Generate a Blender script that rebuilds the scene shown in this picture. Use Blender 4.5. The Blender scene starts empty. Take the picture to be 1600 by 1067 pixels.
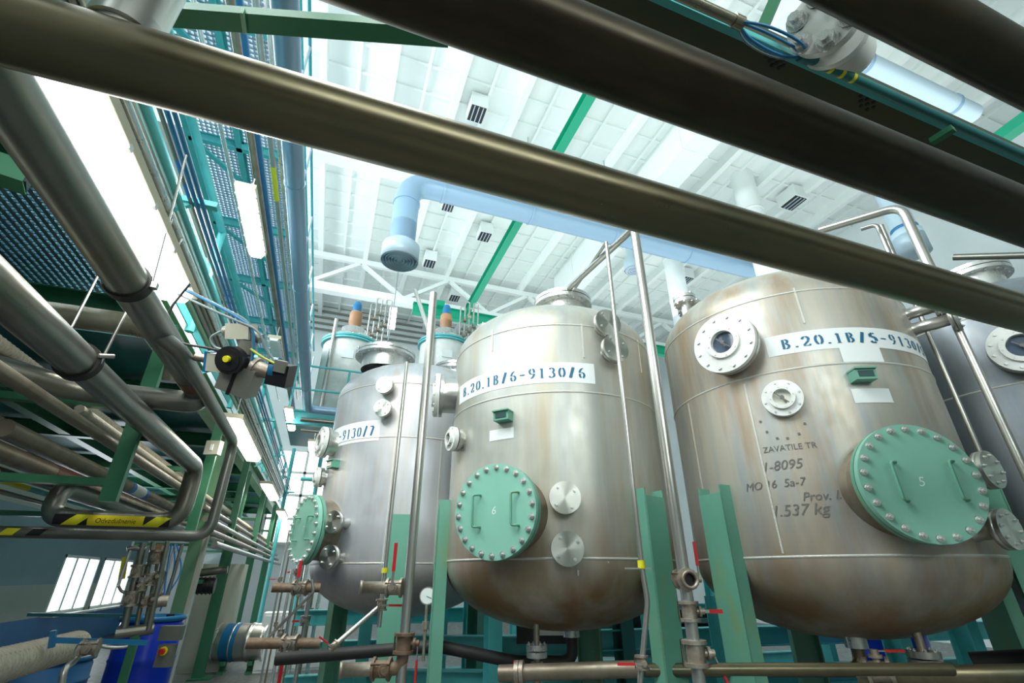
import bpy, math, random
from math import sin, cos, pi, radians, sqrt, atan2
from mathutils import Vector, Matrix
random.seed(7)
V = Vector
SC = bpy.context.scene
COL = SC.collection

# ------------------------------------------------------------------ camera, world, light, exposure
F, PITCH, YAW, EYE = 744.0, radians(26.2), radians(20.2), 1.5
cam_data = bpy.data.cameras.new('camera')
cam_data.sensor_width = 36.0
cam_data.lens = F / 1600 * 36
cam_data.clip_start = 0.02
cam = bpy.data.objects.new('camera', cam_data)
COL.objects.link(cam)
cam.location = (0, 0, EYE)
cam.rotation_euler = (radians(90) + PITCH, 0, -YAW)
SC.camera = cam

SC.view_settings.view_transform = 'Standard'
SC.view_settings.look = 'None'
SC.view_settings.gamma = 1
SC.view_settings.use_curve_mapping = False
SC.view_settings.exposure = 0.35

world = bpy.data.worlds.new('world')
SC.world = world
world.use_nodes = True
bg = world.node_tree.nodes['Background']
bg.inputs[0].default_value = (0.80, 0.93, 1.0, 1)
bg.inputs[1].default_value = 0.9

def area(name, loc, aim, sx, sy, power, col=(1, 1, 1)):
    l = bpy.data.lights.new(name, 'AREA')
    l.shape = 'RECTANGLE'; l.size = sx; l.size_y = sy; l.energy = power; l.color = col
    o = bpy.data.objects.new(name, l); COL.objects.link(o)
    o.location = loc
    o.rotation_euler = (V(aim) - V(loc)).to_track_quat('-Z', 'Y').to_euler()
    return o
area('ceiling_fill', (6, 9, 8.2), (6, 9, 12), 14, 14, 560, (0.90, 1.0, 0.98))  # added fill that whitens the ceiling from below, not a fitting of the hall
area('clerestory_daylight', (-4.9, 6, 9.3), (3.5, 6, 3.0), 16, 2.4, 900, (0.88, 0.97, 1.0))
area('low_window_daylight', (-5.0, 13.5, 1.9), (0, 13.4, 1.6), 4.0, 1.2, 90, (0.85, 0.95, 1.0))
area('tank_fill', (-0.8, 1.9, 6.1), (3.2, 4.6, 2.6), 3.0, 3.0, 205, (0.95, 1.0, 0.97))  # unseen fill added to brighten the tank fronts; no lamp hangs here
area('back_fill', (1.2, -4.6, 4.6), (2.4, 2.0, 2.4), 5.0, 2.0, 210, (0.92, 1.0, 0.98))  # added light behind the camera for the pipe highlights; wall_back has no window

# ------------------------------------------------------------------ maths
SP, CP, SY, CY = sin(PITCH), cos(PITCH), sin(YAW), cos(YAW)
def ray(px, py):
    x, v = px - 800, 533.5 - py
    fw, up = F * CP - v * SP, v * CP + F * SP
    return V((fw * SY + x * CY, fw * CY - x * SY, up))
def P(px, py, X=None, Y=None, Z=None, D=None):
    """a point in the hall: the sight line through a pixel met with a real plane (X, Y, Z) or distance D"""
    r = ray(px, py)
    if X is not None: t = X / r.x
    elif Y is not None: t = Y / r.y
    elif Z is not None: t = (Z - EYE) / r.z
    else: t = D / sqrt(r.x ** 2 + r.y ** 2)
    return V((0, 0, EYE)) + r * t
def Pcyl(px, py, c, R):
    """azimuth about the axis c and height where the sight line meets a vertical cylinder"""
    r = ray(px, py)
    a = r.x ** 2 + r.y ** 2; b = -2 * (r.x * c[0] + r.y * c[1]); k = c[0] ** 2 + c[1] ** 2 - R * R
    d = b * b - 4 * a * k
    t = (-b - sqrt(max(d, 0))) / (2 * a)
    p = r * t
    return atan2(p.y - c[1], p.x - c[0]), p.z + EYE
def frame(o, n, up=V((0, 0, 1))):
    """matrix with origin o, +Z along n, +Y as near 'up' as it can be"""
    n = V(n).normalized(); up = V(up)
    if abs(n.dot(up)) > 0.98: up = V((0, 1, 0)) if abs(n.y) < 0.9 else V((1, 0, 0))
    x = up.cross(n).normalized(); y = n.cross(x)
    return Matrix(((x.x, y.x, n.x, o[0]), (x.y, y.y, n.y, o[1]), (x.z, y.z, n.z, o[2]), (0, 0, 0, 1)))

# ------------------------------------------------------------------ materials
MT = {}
def mat(name, col, rough=0.5, metal=0.0, emit=0, col2=None, scale=(4, 4, 4), mixlo=0.35, mixhi=0.7, col3=None, scale3=(1.5, 1.5, 1.5),
        bump=0.0, bscale=40, alpha=1, trans=0, rvar=0.0, lo3=0.5, hi3=0.72, spec=0.5):
    m = bpy.data.materials.new(name); m.use_nodes = True
    nt = m.node_tree; b = nt.nodes['Principled BSDF']
    b.inputs['Base Color'].default_value = (*col, 1)
    b.inputs['Roughness'].default_value = rough
    b.inputs['Metallic'].default_value = metal
    b.inputs['Specular IOR Level'].default_value = spec
    if emit:
        b.inputs['Emission Color'].default_value = (*col, 1); b.inputs['Emission Strength'].default_value = emit
    if trans: b.inputs['Transmission Weight'].default_value = trans
    tc = None
    def noise(sc, detail=5):
        nonlocal tc
        if tc is None: tc = nt.nodes.new('ShaderNodeTexCoord')
        mp = nt.nodes.new('ShaderNodeMapping'); mp.inputs['Scale'].default_value = sc
        nt.links.new(tc.outputs['Object'], mp.inputs[0])
        n = nt.nodes.new('ShaderNodeTexNoise'); n.inputs['Scale'].default_value = 1; n.inputs['Detail'].default_value = detail
        n.inputs['Roughness'].default_value = 0.62
        nt.links.new(mp.outputs[0], n.inputs['Vector'])
        return n
    def ramp(src, lo, hi):
        r = nt.nodes.new('ShaderNodeMapRange'); r.inputs[1].default_value = lo; r.inputs[2].default_value = hi
        nt.links.new(src, r.inputs[0]); return r.outputs[0]
    cur = None
    for c2, sc, lo, hi in ((col2, scale, mixlo, mixhi), (col3, scale3, lo3, hi3)):
        if c2 is None: continue
        n = noise(sc)
        mx = nt.nodes.new('ShaderNodeMix'); mx.data_type = 'RGBA'
        nt.links.new(ramp(n.outputs[0], lo, hi), mx.inputs[0])
        if cur is None: mx.inputs[6].default_value = (*col, 1)
        else: nt.links.new(cur, mx.inputs[6])
        mx.inputs[7].default_value = (*c2, 1)
        cur = mx.outputs[2]
    if cur is not None: nt.links.new(cur, b.inputs['Base Color'])
    if rvar:
        n = noise((9, 9, 5)); r = nt.nodes.new('ShaderNodeMapRange')
        r.inputs[1].default_value = 0.3; r.inputs[2].default_value = 0.7
        r.inputs[3].default_value = max(0.03, rough - rvar); r.inputs[4].default_value = rough + rvar
        nt.links.new(n.outputs[0], r.inputs[0]); nt.links.new(r.outputs[0], b.inputs['Roughness'])
    if bump:
        n = noise((bscale,) * 3, 3); bp = nt.nodes.new('ShaderNodeBump')
        bp.inputs['Strength'].default_value = bump; bp.inputs['Distance'].default_value = 0.01
        nt.links.new(n.outputs[0], bp.inputs['Height']); nt.links.new(bp.outputs[0], b.inputs['Normal'])
    MT[name] = m
    return m

def tank_mat(name, base, streak, stain, zlo, rust_amt):
    """patinated stainless sheet: vertical run marks plus heat-browned metal of the dished bottom"""
    m = mat(name, [v * .93 for v in base], 0.45, 0.5, col2=streak, scale=(5.5, 5.5, 0.45), mixlo=0.42, mixhi=0.66, col3=stain, scale3=(2.6, 2.6, 0.35), lo3=0.5, hi3=0.68,
            rvar=0.09, bump=0.05, bscale=6)
    nt = m.node_tree; b = nt.nodes['Principled BSDF']
    src = b.inputs['Base Color'].links[0].from_socket
    tc = [n for n in nt.nodes if n.type == 'TEX_COORD'][0]
    sep = nt.nodes.new('ShaderNodeSeparateXYZ'); nt.links.new(tc.outputs['Object'], sep.inputs[0])
    mr = nt.nodes.new('ShaderNodeMapRange'); mr.inputs[1].default_value = zlo + 0.45; mr.inputs[2].default_value = zlo - 0.4
    mr.inputs[3].default_value = 0; mr.inputs[4].default_value = rust_amt
    nt.links.new(sep.outputs[2], mr.inputs[0])
    n = nt.nodes.new('ShaderNodeTexNoise'); n.inputs['Scale'].default_value = 1.7; n.inputs['Detail'].default_value = 4
    mp = nt.nodes.new('ShaderNodeMapping'); mp.inputs['Scale'].default_value = (1.3, 1.3, 0.5)
    nt.links.new(tc.outputs['Object'], mp.inputs[0]); nt.links.new(mp.outputs[0], n.inputs['Vector'])
    mu = nt.nodes.new('ShaderNodeMath'); mu.operation = 'MULTIPLY'
    r2 = nt.nodes.new('ShaderNodeMapRange'); r2.inputs[1].default_value = 0.36; r2.inputs[2].default_value = 0.6; r2.inputs[3].default_value = 0.25
    nt.links.new(n.outputs[0], r2.inputs[0]); nt.links.new(r2.outputs[0], mu.inputs[0]); nt.links.new(mr.outputs[0], mu.inputs[1])
    mx = nt.nodes.new('ShaderNodeMix'); mx.data_type = 'RGBA'
    nt.links.new(mu.outputs[0], mx.inputs[0]); nt.links.new(src, mx.inputs[6]); mx.inputs[7].default_value = (0.30, 0.165, 0.07, 1)
    nt.links.new(mx.outputs[2], b.inputs['Base Color'])
    return m

tank_mat('tank_grey', (0.60, 0.60, 0.54), (0.45, 0.47, 0.46), (0.48, 0.42, 0.31), 1.75, 1.0)
tank_mat('tank_brown', (0.58, 0.54, 0.46), (0.40, 0.43, 0.43), (0.42, 0.29, 0.18), 1.65, 0.95)
tank_mat('tank_blue', (0.62, 0.64, 0.67), (0.50, 0.53, 0.58), (0.50, 0.46, 0.42), 1.6, 0.35)
tank_mat('tank_dark', (0.34, 0.37, 0.40), (0.24, 0.29, 0.34), (0.30, 0.26, 0.22), 1.6, 0.4)
mat('steel', (0.58, 0.58, 0.55), 0.3, 0.85, col2=(0.48, 0.46, 0.42), scale=(3, 3, 2), mixlo=.3, mixhi=.8)
mat('bright_steel', (0.80, 0.81, 0.79), 0.30, 0.75, col2=(0.66, 0.67, 0.66), scale=(9, 9, 9), rvar=0.08)
mat('brushed', (0.50, 0.52, 0.49), 0.33, 0.9, rvar=0.08)
_m = mat('turned', (0.62, 0.63, 0.58), 0.34, 1.0)
_tg = _m.node_tree.nodes.new('ShaderNodeTangent'); _tg.direction_type = 'RADIAL'; _tg.axis = 'Z'
_p = _m.node_tree.nodes['Principled BSDF']; _p.inputs['Anisotropic'].default_value = 0.85
_m.node_tree.links.new(_tg.outputs[0], _p.inputs['Tangent'])
mat('weld', (0.64, 0.63, 0.58), 0.45, 0.4, bump=0.5, bscale=90)
mat('dark_pipe', (0.22, 0.19, 0.115), 0.32, 0.8, col2=(0.16, 0.14, 0.085), scale=(1.2, 9, 9), col3=(0.11, 0.12, 0.08), scale3=(.8, 3, 3), rvar=.05)
mat('black_pipe', (0.075, 0.06, 0.04), 0.38, 0.85, col2=(0.045, 0.036, 0.025), scale=(3, 8, 8), rvar=0.06)
mat('grey_pipe', (0.27, 0.28, 0.25), 0.34, 0.8, col2=(0.21, 0.21, 0.18), scale=(3, 3, 3), mixlo=.3, mixhi=.8, rvar=0.04, col3=(0.26, 0.23, 0.17), scale3=(1.4, 1.4, 1.4))
mat('olive_pipe', (0.36, 0.35, 0.27), 0.35, 0.7, col2=(0.24, 0.22, 0.16), scale=(6, 6, 6), rvar=0.1)
mat('brown_pipe', (0.30, 0.26, 0.20), 0.45, 0.6, col2=(0.20, 0.16, 0.11), scale=(5, 5, 5), rvar=0.1)
mat('lagging', (0.62, 0.57, 0.46), 0.8, 0.0, col2=(0.42, 0.36, 0.27), scale=(20, 60, 20), bump=0.7, bscale=60)
mat('rust', (0.27, 0.20, 0.14), 0.6, 0.4, col2=(0.17, 0.10, 0.06), scale=(14, 14, 14), bump=0.3)
mat('valve_metal', (0.46, 0.42, 0.36), 0.45, 0.75, col2=(0.33, 0.26, 0.19), scale=(18, 18, 18), bump=0.2)
mat('olive_steel', (0.055, 0.075, 0.045), 0.5, 0.2, col2=(0.09, 0.085, 0.045), scale=(3, 8, 8))
mat('mint', (0.27, 0.58, 0.47), 0.38, col2=(0.23, 0.52, 0.41), scale=(2, 2, 1))
mat('mint_leg', (0.15, 0.40, 0.30), 0.42, col2=(0.12, 0.34, 0.24), scale=(2, 2, 1.2), col3=(0.22, 0.33, 0.15), scale3=(3, 3, 1), lo3=0.55, hi3=0.75)
mat('green', (0.03, 0.17, 0.08), 0.42, col2=(0.045, 0.21, 0.11), scale=(3, 3, 3))
mat('pale_green', (0.30, 0.52, 0.36), 0.45, col2=(0.26, 0.46, 0.30), scale=(3, 3, 3))
mat('leaf_green', (0.13, 0.30, 0.16), 0.45, col2=(0.16, 0.35, 0.20), scale=(3, 3, 3))
mat('teal', (0.11, 0.58, 0.60), 0.42, col2=(0.09, 0.49, 0.51), scale=(3, 3, 3))
mat('deep_teal', (0.03, 0.20, 0.20), 0.45, col2=(0.02, 0.14, 0.15), scale=(3, 3, 3))
mat('crane_green', (0.0, 0.30, 0.17), 0.45)
mat('white_paint', (0.82, 0.87, 0.86), 0.7, col2=(0.78, 0.84, 0.83), scale=(0.8, 0.8, 0.8))
mat('white_wall', (0.76, 0.82, 0.83), 0.8, col2=(0.70, 0.77, 0.78), scale=(1, 1, 1))
mat('beige_wall', (0.50, 0.52, 0.46), 0.8, col2=(0.42, 0.45, 0.41), scale=(0.7, 0.7, 0.7))
mat('slate_wall', (0.22, 0.34, 0.40), 0.7, col2=(0.27, 0.39, 0.44), scale=(0.7, 0.7, 0.7))
mat('blue_wall', (0.03, 0.17, 0.42), 0.45, col2=(0.04, 0.22, 0.50), scale=(1, 1, 1))
mat('floor_screed', (0.15, 0.155, 0.15), 0.4, col2=(0.12, 0.125, 0.12), scale=(1.2, 1.2, 1.2), rvar=0.15)
mat('duct_blue', (0.27, 0.41, 0.56), 0.35, 0.25)
mat('duct_pale', (0.55, 0.70, 0.80), 0.4, 0.15)
mat('grating_steel', (0.50, 0.58, 0.68), 0.5, 0.2)
mat('grating_blue', (0.08, 0.20, 0.26), 0.5, 0.4, col2=(0.12, 0.27, 0.33), scale=(8, 8, 8))
mat('paper', (0.86, 0.90, 0.90), 0.55)
mat('ink_blue', (0.01, 0.13, 0.25), 0.5)
mat('ink_grey', (0.17, 0.16, 0.15), 0.6)
mat('chalk', (0.75, 0.88, 0.84), 0.6)
mat('red', (0.62, 0.02, 0.03), 0.35)
mat('yellow', (0.85, 0.80, 0.02), 0.4)
mat('yellow_sign', (0.92, 0.74, 0.02), 0.4)
mat('black', (0.012, 0.012, 0.014), 0.4)
mat('rubber', (0.02, 0.02, 0.02), 0.6)
mat('brown_tape', (0.16, 0.055, 0.03), 0.45)
mat('blue_tape', (0.02, 0.22, 0.60), 0.4)
mat('blue_plastic', (0.0, 0.035, 0.55), 0.3)
mat('blue_pipe', (0.02, 0.20, 0.42), 0.4)
mat('motor_blue', (0.01, 0.16, 0.36), 0.4)
mat('motor_brown', (0.42, 0.22, 0.11), 0.5)
mat('cream', (0.55, 0.55, 0.45), 0.45)
mat('casting', (0.24, 0.25, 0.21), 0.45, 0.4, col2=(0.26, 0.26, 0.22), scale=(12, 12, 12))
mat('lamp_on', (1.0, 1.0, 0.96), 0.4, emit=5)
mat('lamp_warm', (1.0, 0.93, 0.72), 0.4, emit=4)
mat('lamp_housing', (0.55, 0.50, 0.36), 0.5)
mat('pane_day', (0.90, 0.96, 1.0), 0.3, emit=1.6)
mat('sight_glass', (0.07, 0.10, 0.15), 0.08, 0.0, spec=1.0)
mat('gauge_face', (0.80, 0.82, 0.74), 0.25)
mat('display', (0.05, 0.09, 0.09), 0.15)
mat('cable_blue', (0.03, 0.22, 0.45), 0.4)
mat('cable_yellow', (0.55, 0.60, 0.08), 0.4)
mat('cable_grey', (0.20, 0.27, 0.28), 0.45)
mat('white_enamel', (0.86, 0.88, 0.86), 0.32, 0.0, col2=(0.76, 0.77, 0.72), scale=(9, 9, 9))

# ------------------------------------------------------------------ mesh builder
class MB:
    def __init__(s): s.v, s.f, s.s, s.m = [], [], [], []; s.cm = 0
    def add(s, vs, fs, smooth=False):
        n = len(s.v); s.v += [tuple(v) for v in vs]
        for f in fs: s.f.append([i + n for i in f]); s.s.append(smooth); s.m.append(s.cm)
        return s
    def box(s, c, d, M=None):
        x, y, z = d[0] / 2, d[1] / 2, d[2] / 2
        vs = [V((c[0] + a * x, c[1] + b * y, c[2] + e * z)) for a in (-1, 1) for b in (-1, 1) for e in (-1, 1)]
        if M: vs = [M @ v for v in vs]
        return s.add(vs, [(0, 1, 3, 2), (4, 6, 7, 5), (0, 4, 5, 1), (2, 3, 7, 6), (0, 2, 6, 4), (1, 5, 7, 3)])
    def bar(s, p, q, w, h, up=(0, 0, 1)):
        p, q = V(p), V(q); M = frame(p, q - p, up); L = (q - p).length
        return s.box((0, 0, L / 2), (w, h, L), M)
    def ibeam(s, p, q, w, h, t=0.012, up=(0, 0, 1)):
        p, q = V(p), V(q); M = frame(p, q - p, up); L = (q - p).length
        s.box((0, h / 2 - t / 2, L / 2), (w, t, L), M); s.box((0, -h / 2 + t / 2, L / 2), (w, t, L), M)
        return s.box((0, 0, L / 2), (t, h - 2 * t, L), M)
    def sweep(s, pts, rs, seg=14, caps=True):
        n = len(pts); rings = []
        t0 = (pts[1] - pts[0]).normalized()
        ref = V((0, 0, 1)) if abs(t0.z) < 0.9 else V((1, 0, 0))
        x = ref.cross(t0).normalized()
        vs = []
        for i, p in enumerate(pts):
            if i == 0: t = t0
            elif i == n - 1: t = (pts[i] - pts[i - 1]).normalized()
            else: t = ((pts[i + 1] - p).normalized() + (p - pts[i - 1]).normalized()).normalized()
            x = (x - t * x.dot(t)).normalized(); y = t.cross(x)
            r = rs[i] if isinstance(rs, (list, tuple)) else rs
            vs += [p + (x * cos(2 * pi * k / seg) + y * sin(2 * pi * k / seg)) * r for k in range(seg)]
        fs = [(i * seg + k, i * seg + (k + 1) % seg, (i + 1) * seg + (k + 1) % seg, (i + 1) * seg + k) for i in range(n - 1) for k in range(seg)]
        s.add(vs, fs, True)
        if caps:
            s.add(vs[:seg], [tuple(range(seg))[::-1]]); s.add(vs[-seg:], [tuple(range(seg))])
        return s
    def tube(s, pts, r, seg=14, bend=None, caps=True):
        pts = [V(p) for p in pts]
        if bend is None: bend = r * 2.2
        out = [pts[0]]
        for i in range(1, len(pts) - 1):
            a, b, c = pts[i - 1], pts[i], pts[i + 1]
            d1, d2 = (a - b), (c - b)
            k = min(bend, d1.length * 0.49, d2.length * 0.49)
            p0, p1 = b + d1.normalized() * k, b + d2.normalized() * k
            for j in range(7):
                u = j / 6
                out.append(p0 * (1 - u) ** 2 + b * 2 * u * (1 - u) + p1 * u * u)
        out.append(pts[-1])
        return s.sweep(out, r, seg, caps)
    def cyl(s, p, q, r, seg=20, r2=None):
        return s.sweep([V(p), V(q)], [r, r if r2 is None else r2], seg)
    def lathe(s, prof, M, seg=40, flat=False):
        vs = [M @ V((r * cos(2 * pi * k / seg), r * sin(2 * pi * k / seg), z)) for r, z in prof for k in range(seg)]
        fs = [(i * seg + k, i * seg + (k + 1) % seg, (i + 1) * seg + (k + 1) % seg, (i + 1) * seg + k) for i in range(len(prof) - 1) for k in range(seg)]
        return s.add(vs, fs, not flat)
    def disc(s, M, r0, r1, z, seg=40):
        """solid flat ring/disc from z[0] to z[1], hard edges"""
        a, b = z
        for pr in ([(r0, b), (r1, b)], [(r1, b), (r1, a)], [(r1, a), (r0, a)], [(r0, a), (r0, b)]):
            if pr[0][0] == 0 and pr[1][0] == 0: continue
            i = len(s.f); s.lathe([(max(pr[0][0], 1e-4), pr[0][1]), (max(pr[1][0], 1e-4), pr[1][1])][::-1], M, seg)
        return s
    def helix(s, p, q, r, pitch, w):
        p, q = V(p), V(q); M = frame(p, q - p); L = (q - p).length; n = int(L / pitch * 8)
        pts = [M @ V((r * cos(i * pi / 4), r * sin(i * pi / 4), i * pitch / 8)) for i in range(n)]
        return s.sweep(pts, w, 4, False)
    def mesh(s, name, mats):
        me = bpy.data.meshes.new(name)
        me.from_pydata(s.v, [], s.f)
        me.polygons.foreach_set('use_smooth', s.s)
        for m in (mats if isinstance(mats, (list, tuple)) else [mats]): me.materials.append(MT[m])
        if isinstance(mats, (list, tuple)): me.polygons.foreach_set('material_index', s.m)
        me.update()
        return me

W = {}
def place(o, parent=None, M=None):
    M = M or Matrix.Identity(4)
    COL.objects.link(o)
    if parent is not None:
        o.parent = parent; o.matrix_parent_inverse = W[parent.as_pointer()].inverted()
    o.matrix_basis = M
    W[o.as_pointer()] = M.copy()
    return o
def build(mb, name, mats, parent=None, M=None):
    return place(bpy.data.objects.new(name, mb.mesh(name, mats)), parent, M)
def inst(me, name, parent, M): return place(bpy.data.objects.new(name, me), parent, M)
def thing(name, label, cat, loc=(0, 0, 0), group=None):
    o = bpy.data.objects.new(name, None); o.empty_display_size = 0.1
    o['label'] = label; o['category'] = cat
    if group: o['group'] = group
    return place(o, None, Matrix.Translation(V(loc)))
def tag(o, label, cat, group=None):
    o['label'] = label; o['category'] = cat
    if group: o['group'] = group
    return o
def struct(mb, name, mats, parent=None, M=None):
    o = build(mb, name, mats, parent, M)
    if parent is None: o['kind'] = 'structure'
    return o
def stuff(o): o['kind'] = 'stuff'; return o

# shared small meshes (local +Z outward)
def _bolt(nut=True):
    b = MB(); I = Matrix.Identity(4)
    b.lathe([(1.25, 0), (1.25, 0.22)], I, 10); b.disc(I, 0, 1.25, (0.0, 0.22), 10)
    hexv = [(cos(pi / 3 * k), sin(pi / 3 * k)) for k in range(6)]
    z0, z1 = 0.22, 0.95
    b.add([V((x, y, z0)) for x, y in hexv] + [V((x, y, z1)) for x, y in hexv],
          [(k, (k + 1) % 6, 6 + (k + 1) % 6, 6 + k) for k in range(6)] + [tuple(range(6, 12))])
    if nut: b.cyl((0, 0, 0.9), (0, 0, 1.6), 0.55, 8)
    return b
BOLT = _bolt().mesh('bolt', 'bright_steel')
BOLT_HEAD = _bolt(False).mesh('bolt', 'bright_steel')
def bolts(parent, M, R, n, size, z, me=None, a0=0.0, name='bolt'):
    for k in range(n):
        a = 2 * pi * k / n + a0
        inst(me or BOLT, name, parent, M @ Matrix.Translation(V((R * cos(a), R * sin(a), z))) @ Matrix.Scale(size, 4))

# lettering
def arc(cx, cy, rx, ry, a0, a1, n=10):
    return [(cx + rx * cos(radians(a0 + (a1 - a0) * i / n)), cy + ry * sin(radians(a0 + (a1 - a0) * i / n))) for i in range(n + 1)]
GL = {
    '0': [arc(.3, .5, .2, .45, 105, 255), arc(.3, .5, .2, .45, -75, 75)],
    '1': [[(.3, .06), (.3, .94)], [(.15, .02), (.45, .02)], [(.3, .94), (.17, .84)]],
    '2': [arc(.29, .70, .19, .25, 175, -35), [(.45, .52), (.12, .1)], [(.1, .05), (.5, .05), (.5, .18)]],
    '3': [arc(.28, .73, .18, .22, 150, -70), arc(.27, .27, .22, .25, 75, -150)],
    '5': [[(.14, .93), (.46, .93)], [(.14, .88), (.14, .58)], arc(.27, .31, .22, .28, 115, -20, 8), arc(.27, .31, .22, .28, -45, -150, 6)],
    '6': [arc(.31, .28, .18, .26, 110, -75), arc(.31, .28, .18, .26, 255, 150, 6), arc(.45, .42, .33, .53, 170, 95)],
    '7': [[(.1, .93), (.5, .93)], [(.47, .88), (.24, .03)]],
    '9': [arc(.29, .72, .18, .26, 290, 105), arc(.29, .72, .18, .26, 75, -30, 6), arc(.15, .58, .33, .53, -10, -85)],
    'B': [[(.12, .03), (.12, .97)], arc(.2, .75, .2, .21, 80, -80), arc(.2, .27, .24, .24, 80, -80)],
    '/': [[(.16, -.02), (.42, 1.02)]], '-': [[(.08, .47), (.5, .47)]], '.': [[(.12, .0), (.12, .13)]],
}
def stencil(text, size, f, adv=0.78):
    """one mesh per character, broad-nib strokes with stencil breaks"""
    out = []; x0 = 0
    for ch in text:
        mb = MB()
        for pl in GL.get(ch, []):
            pts = []
            for i in range(len(pl) - 1):
                a, b = pl[i], pl[i + 1]; n = max(1, int(math.hypot(b[0] - a[0], b[1] - a[1]) / 0.15))
                pts += [(a[0] + (b[0] - a[0]) * j / n, a[1] + (b[1] - a[1]) * j / n) for j in range(n)]
            pts.append(pl[-1]); vs = []
            for i, p in enumerate(pts):
                a, b = pts[max(0, i - 1)], pts[min(len(pts) - 1, i + 1)]
                dx, dy = b[0] - a[0], b[1] - a[1]; L = math.hypot(dx, dy) or 1; dx /= L; dy /= L
                w = 0.02 + 0.065 * abs(dy) + (0.035 if ch in '-57/' else 0)
                vs += [(p[0] - dy * w, p[1] + dx * w), (p[0] + dy * w, p[1] - dx * w)]
            mb.add([f((x0 + x) * size, y * size) for x, y in vs], [(2 * i, 2 * i + 1, 2 * i + 3, 2 * i + 2) for i in range(len(pts) - 1)])
        if mb.v: out.append(mb)
        x0 += adv if ch != '.' else adv * 0.55
    return out, x0 * size
def font(text, size, f, shear=0.0):
    c = bpy.data.curves.new('lettering', 'FONT'); c.body = text; c.size = size; c.shear = shear; c.resolution_u = 3
    o = bpy.data.objects.new('lettering', c); COL.objects.link(o)
    me = bpy.data.meshes.new_from_object(o.evaluated_get(bpy.context.evaluated_depsgraph_get()))
    bpy.data.objects.remove(o)
    mb = MB(); mb.add([f(v.co.x, v.co.y) for v in me.vertices], [tuple(p.vertices) for p in me.polygons])
    return mb

# ------------------------------------------------------------------ the hall
ZC, YF, XL, XR, YB = 12.0, 19.8, -5.3, 15.0, -5.0
b = MB(); b.box(((XL + XR) / 2, (YF + YB) / 2, -0.1), (XR - XL, YF - YB, 0.2)); struct(b, 'floor', 'floor_screed')
b = MB(); b.box(((XL + XR) / 2, (YF + YB) / 2, ZC + 0.1), (XR - XL, YF - YB, 0.2))
ceil = struct(b, 'ceiling', 'white_paint')
# coffered concrete panels: edge ribs, middle ribs, cross ribs
RIB = MB().box((0, 0, -0.16), (0.16, YF - YB, 0.32)).mesh('rib', 'white_paint')
RIBT = MB().box((0, 0, -0.045), (0.07, YF - YB, 0.09)).mesh('rib', 'white_paint')
x = -4.6; k = 0
while x < XR - 0.2:
    inst(RIB, 'edge_rib', ceil, Matrix.Translation((x, (YF + YB) / 2, ZC)))
    inst(RIBT, 'middle_rib', ceil, Matrix.Translation((x + 0.75, (YF + YB) / 2, ZC)))
    x += 1.5
CR = MB().box((0, 0, -0.03), (XR - XL, 0.06, 0.06)).mesh('rib', 'white_paint')
y = YB + 0.3
while y < YF:
    inst(CR, 'cross_rib', ceil, Matrix.Translation(((XL + XR) / 2, y, ZC))); y += 0.7

b = MB(); b.box(((XL + XR) / 2, YF + 0.1, ZC / 2), (XR - XL, 0.2, ZC)); wf = struct(b, 'wall_far', 'white_wall')
# left wall: openings for two low windows, painted blue wainscot, slate and beige bands, high glazing band
def wall_left():
    w1, w2 = P(75, 960, X=XL), P(150, 955, X=XL)
    return w1, w2
ya0, ya1 = P(70, 955, X=XL).y, P(130, 952, X=XL).y
yb0, yb1 = P(137, 952, X=XL).y, P(186, 950, X=XL).y
zt, zb = P(103, 866, X=XL).z, P(65, 962, X=XL).z
zs = P(100, 812, X=XL).z; zs2 = P(60, 912, X=XL).z
b = MB()
def lw(y0, y1, z0, z1, m):
    b.cm = m; b.box((XL - 0.15, (y0 + y1) / 2, (z0 + z1) / 2), (0.3, y1 - y0, z1 - z0))
MZ = zb - 0.02
lw(YB, YF, 0, MZ, 2)
for (a, c) in ((YB, ya0), (ya1, yb0), (yb1, YF)): lw(a, c, MZ, (zt + zb) / 2, 0); lw(a, c, (zt + zb) / 2, zt, 1)
lw(YB, YF, zt, zt + 0.75, 1); lw(YB, YF, zt + 0.75, 8.0, 0); lw(YB, YF, 10.6, ZC, 0)
struct(b, 'wall_left', ['beige_wall', 'slate_wall', 'blue_wall'])
def window(n, y0, y1, z0, z1, x, div):
    b = MB(); t = 0.06
    for yy in (y0 + t / 2, y1 - t / 2): b.box((x, yy, (z0 + z1) / 2), (0.12, t, z1 - z0))
    for zz in (z0 + t / 2, z1 - t / 2): b.box((x, (y0 + y1) / 2, zz), (0.12, y1 - y0, t))
    for i in range(1, div): b.box((x, y0 + (y1 - y0) * i / div, (z0 + z1) / 2), (0.10, 0.09, z1 - z0))
    o = struct(b, 'window_%d' % n, 'white_enamel')
    for i in range(div):
        g = MB(); a, c = y0 + (y1 - y0) * i / div + 0.06, y0 + (y1 - y0) * (i + 1) / div - 0.06
        g.box((x - 0.01, (a + c) / 2, (z0 + z1) / 2), (0.02, c - a, z1 - z0 - 2 * t)); build(g, 'pane', 'pane_day', o)
    g = MB(); g.box((x + 0.14, (y0 + y1) / 2, z0 - 0.02), (0.25, y1 - y0 + 0.2, 0.04)); build(g, 'sill', 'white_enamel', o)
window(1, ya0, ya1, zb, zt, XL - 0.05, 3)
window(2, yb0, yb1, zb, zt, XL - 0.05, 3)
window(3, YB, YF, 8.0, 10.6, XL - 0.05, 16)
_x0, _x1 = P(425, 760, Y=YF).x, P(520, 760, Y=YF).x + 2.0; _z0, _z1 = P(470, 850, Y=YF).z, P(470, 705, Y=YF).z
g = MB()
for i in range(9): g.box((_x0 + (_x1 - _x0) * i / 8, YF - .05, (_z0 + _z1) / 2), (.09, .12, _z1 - _z0))
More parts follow.
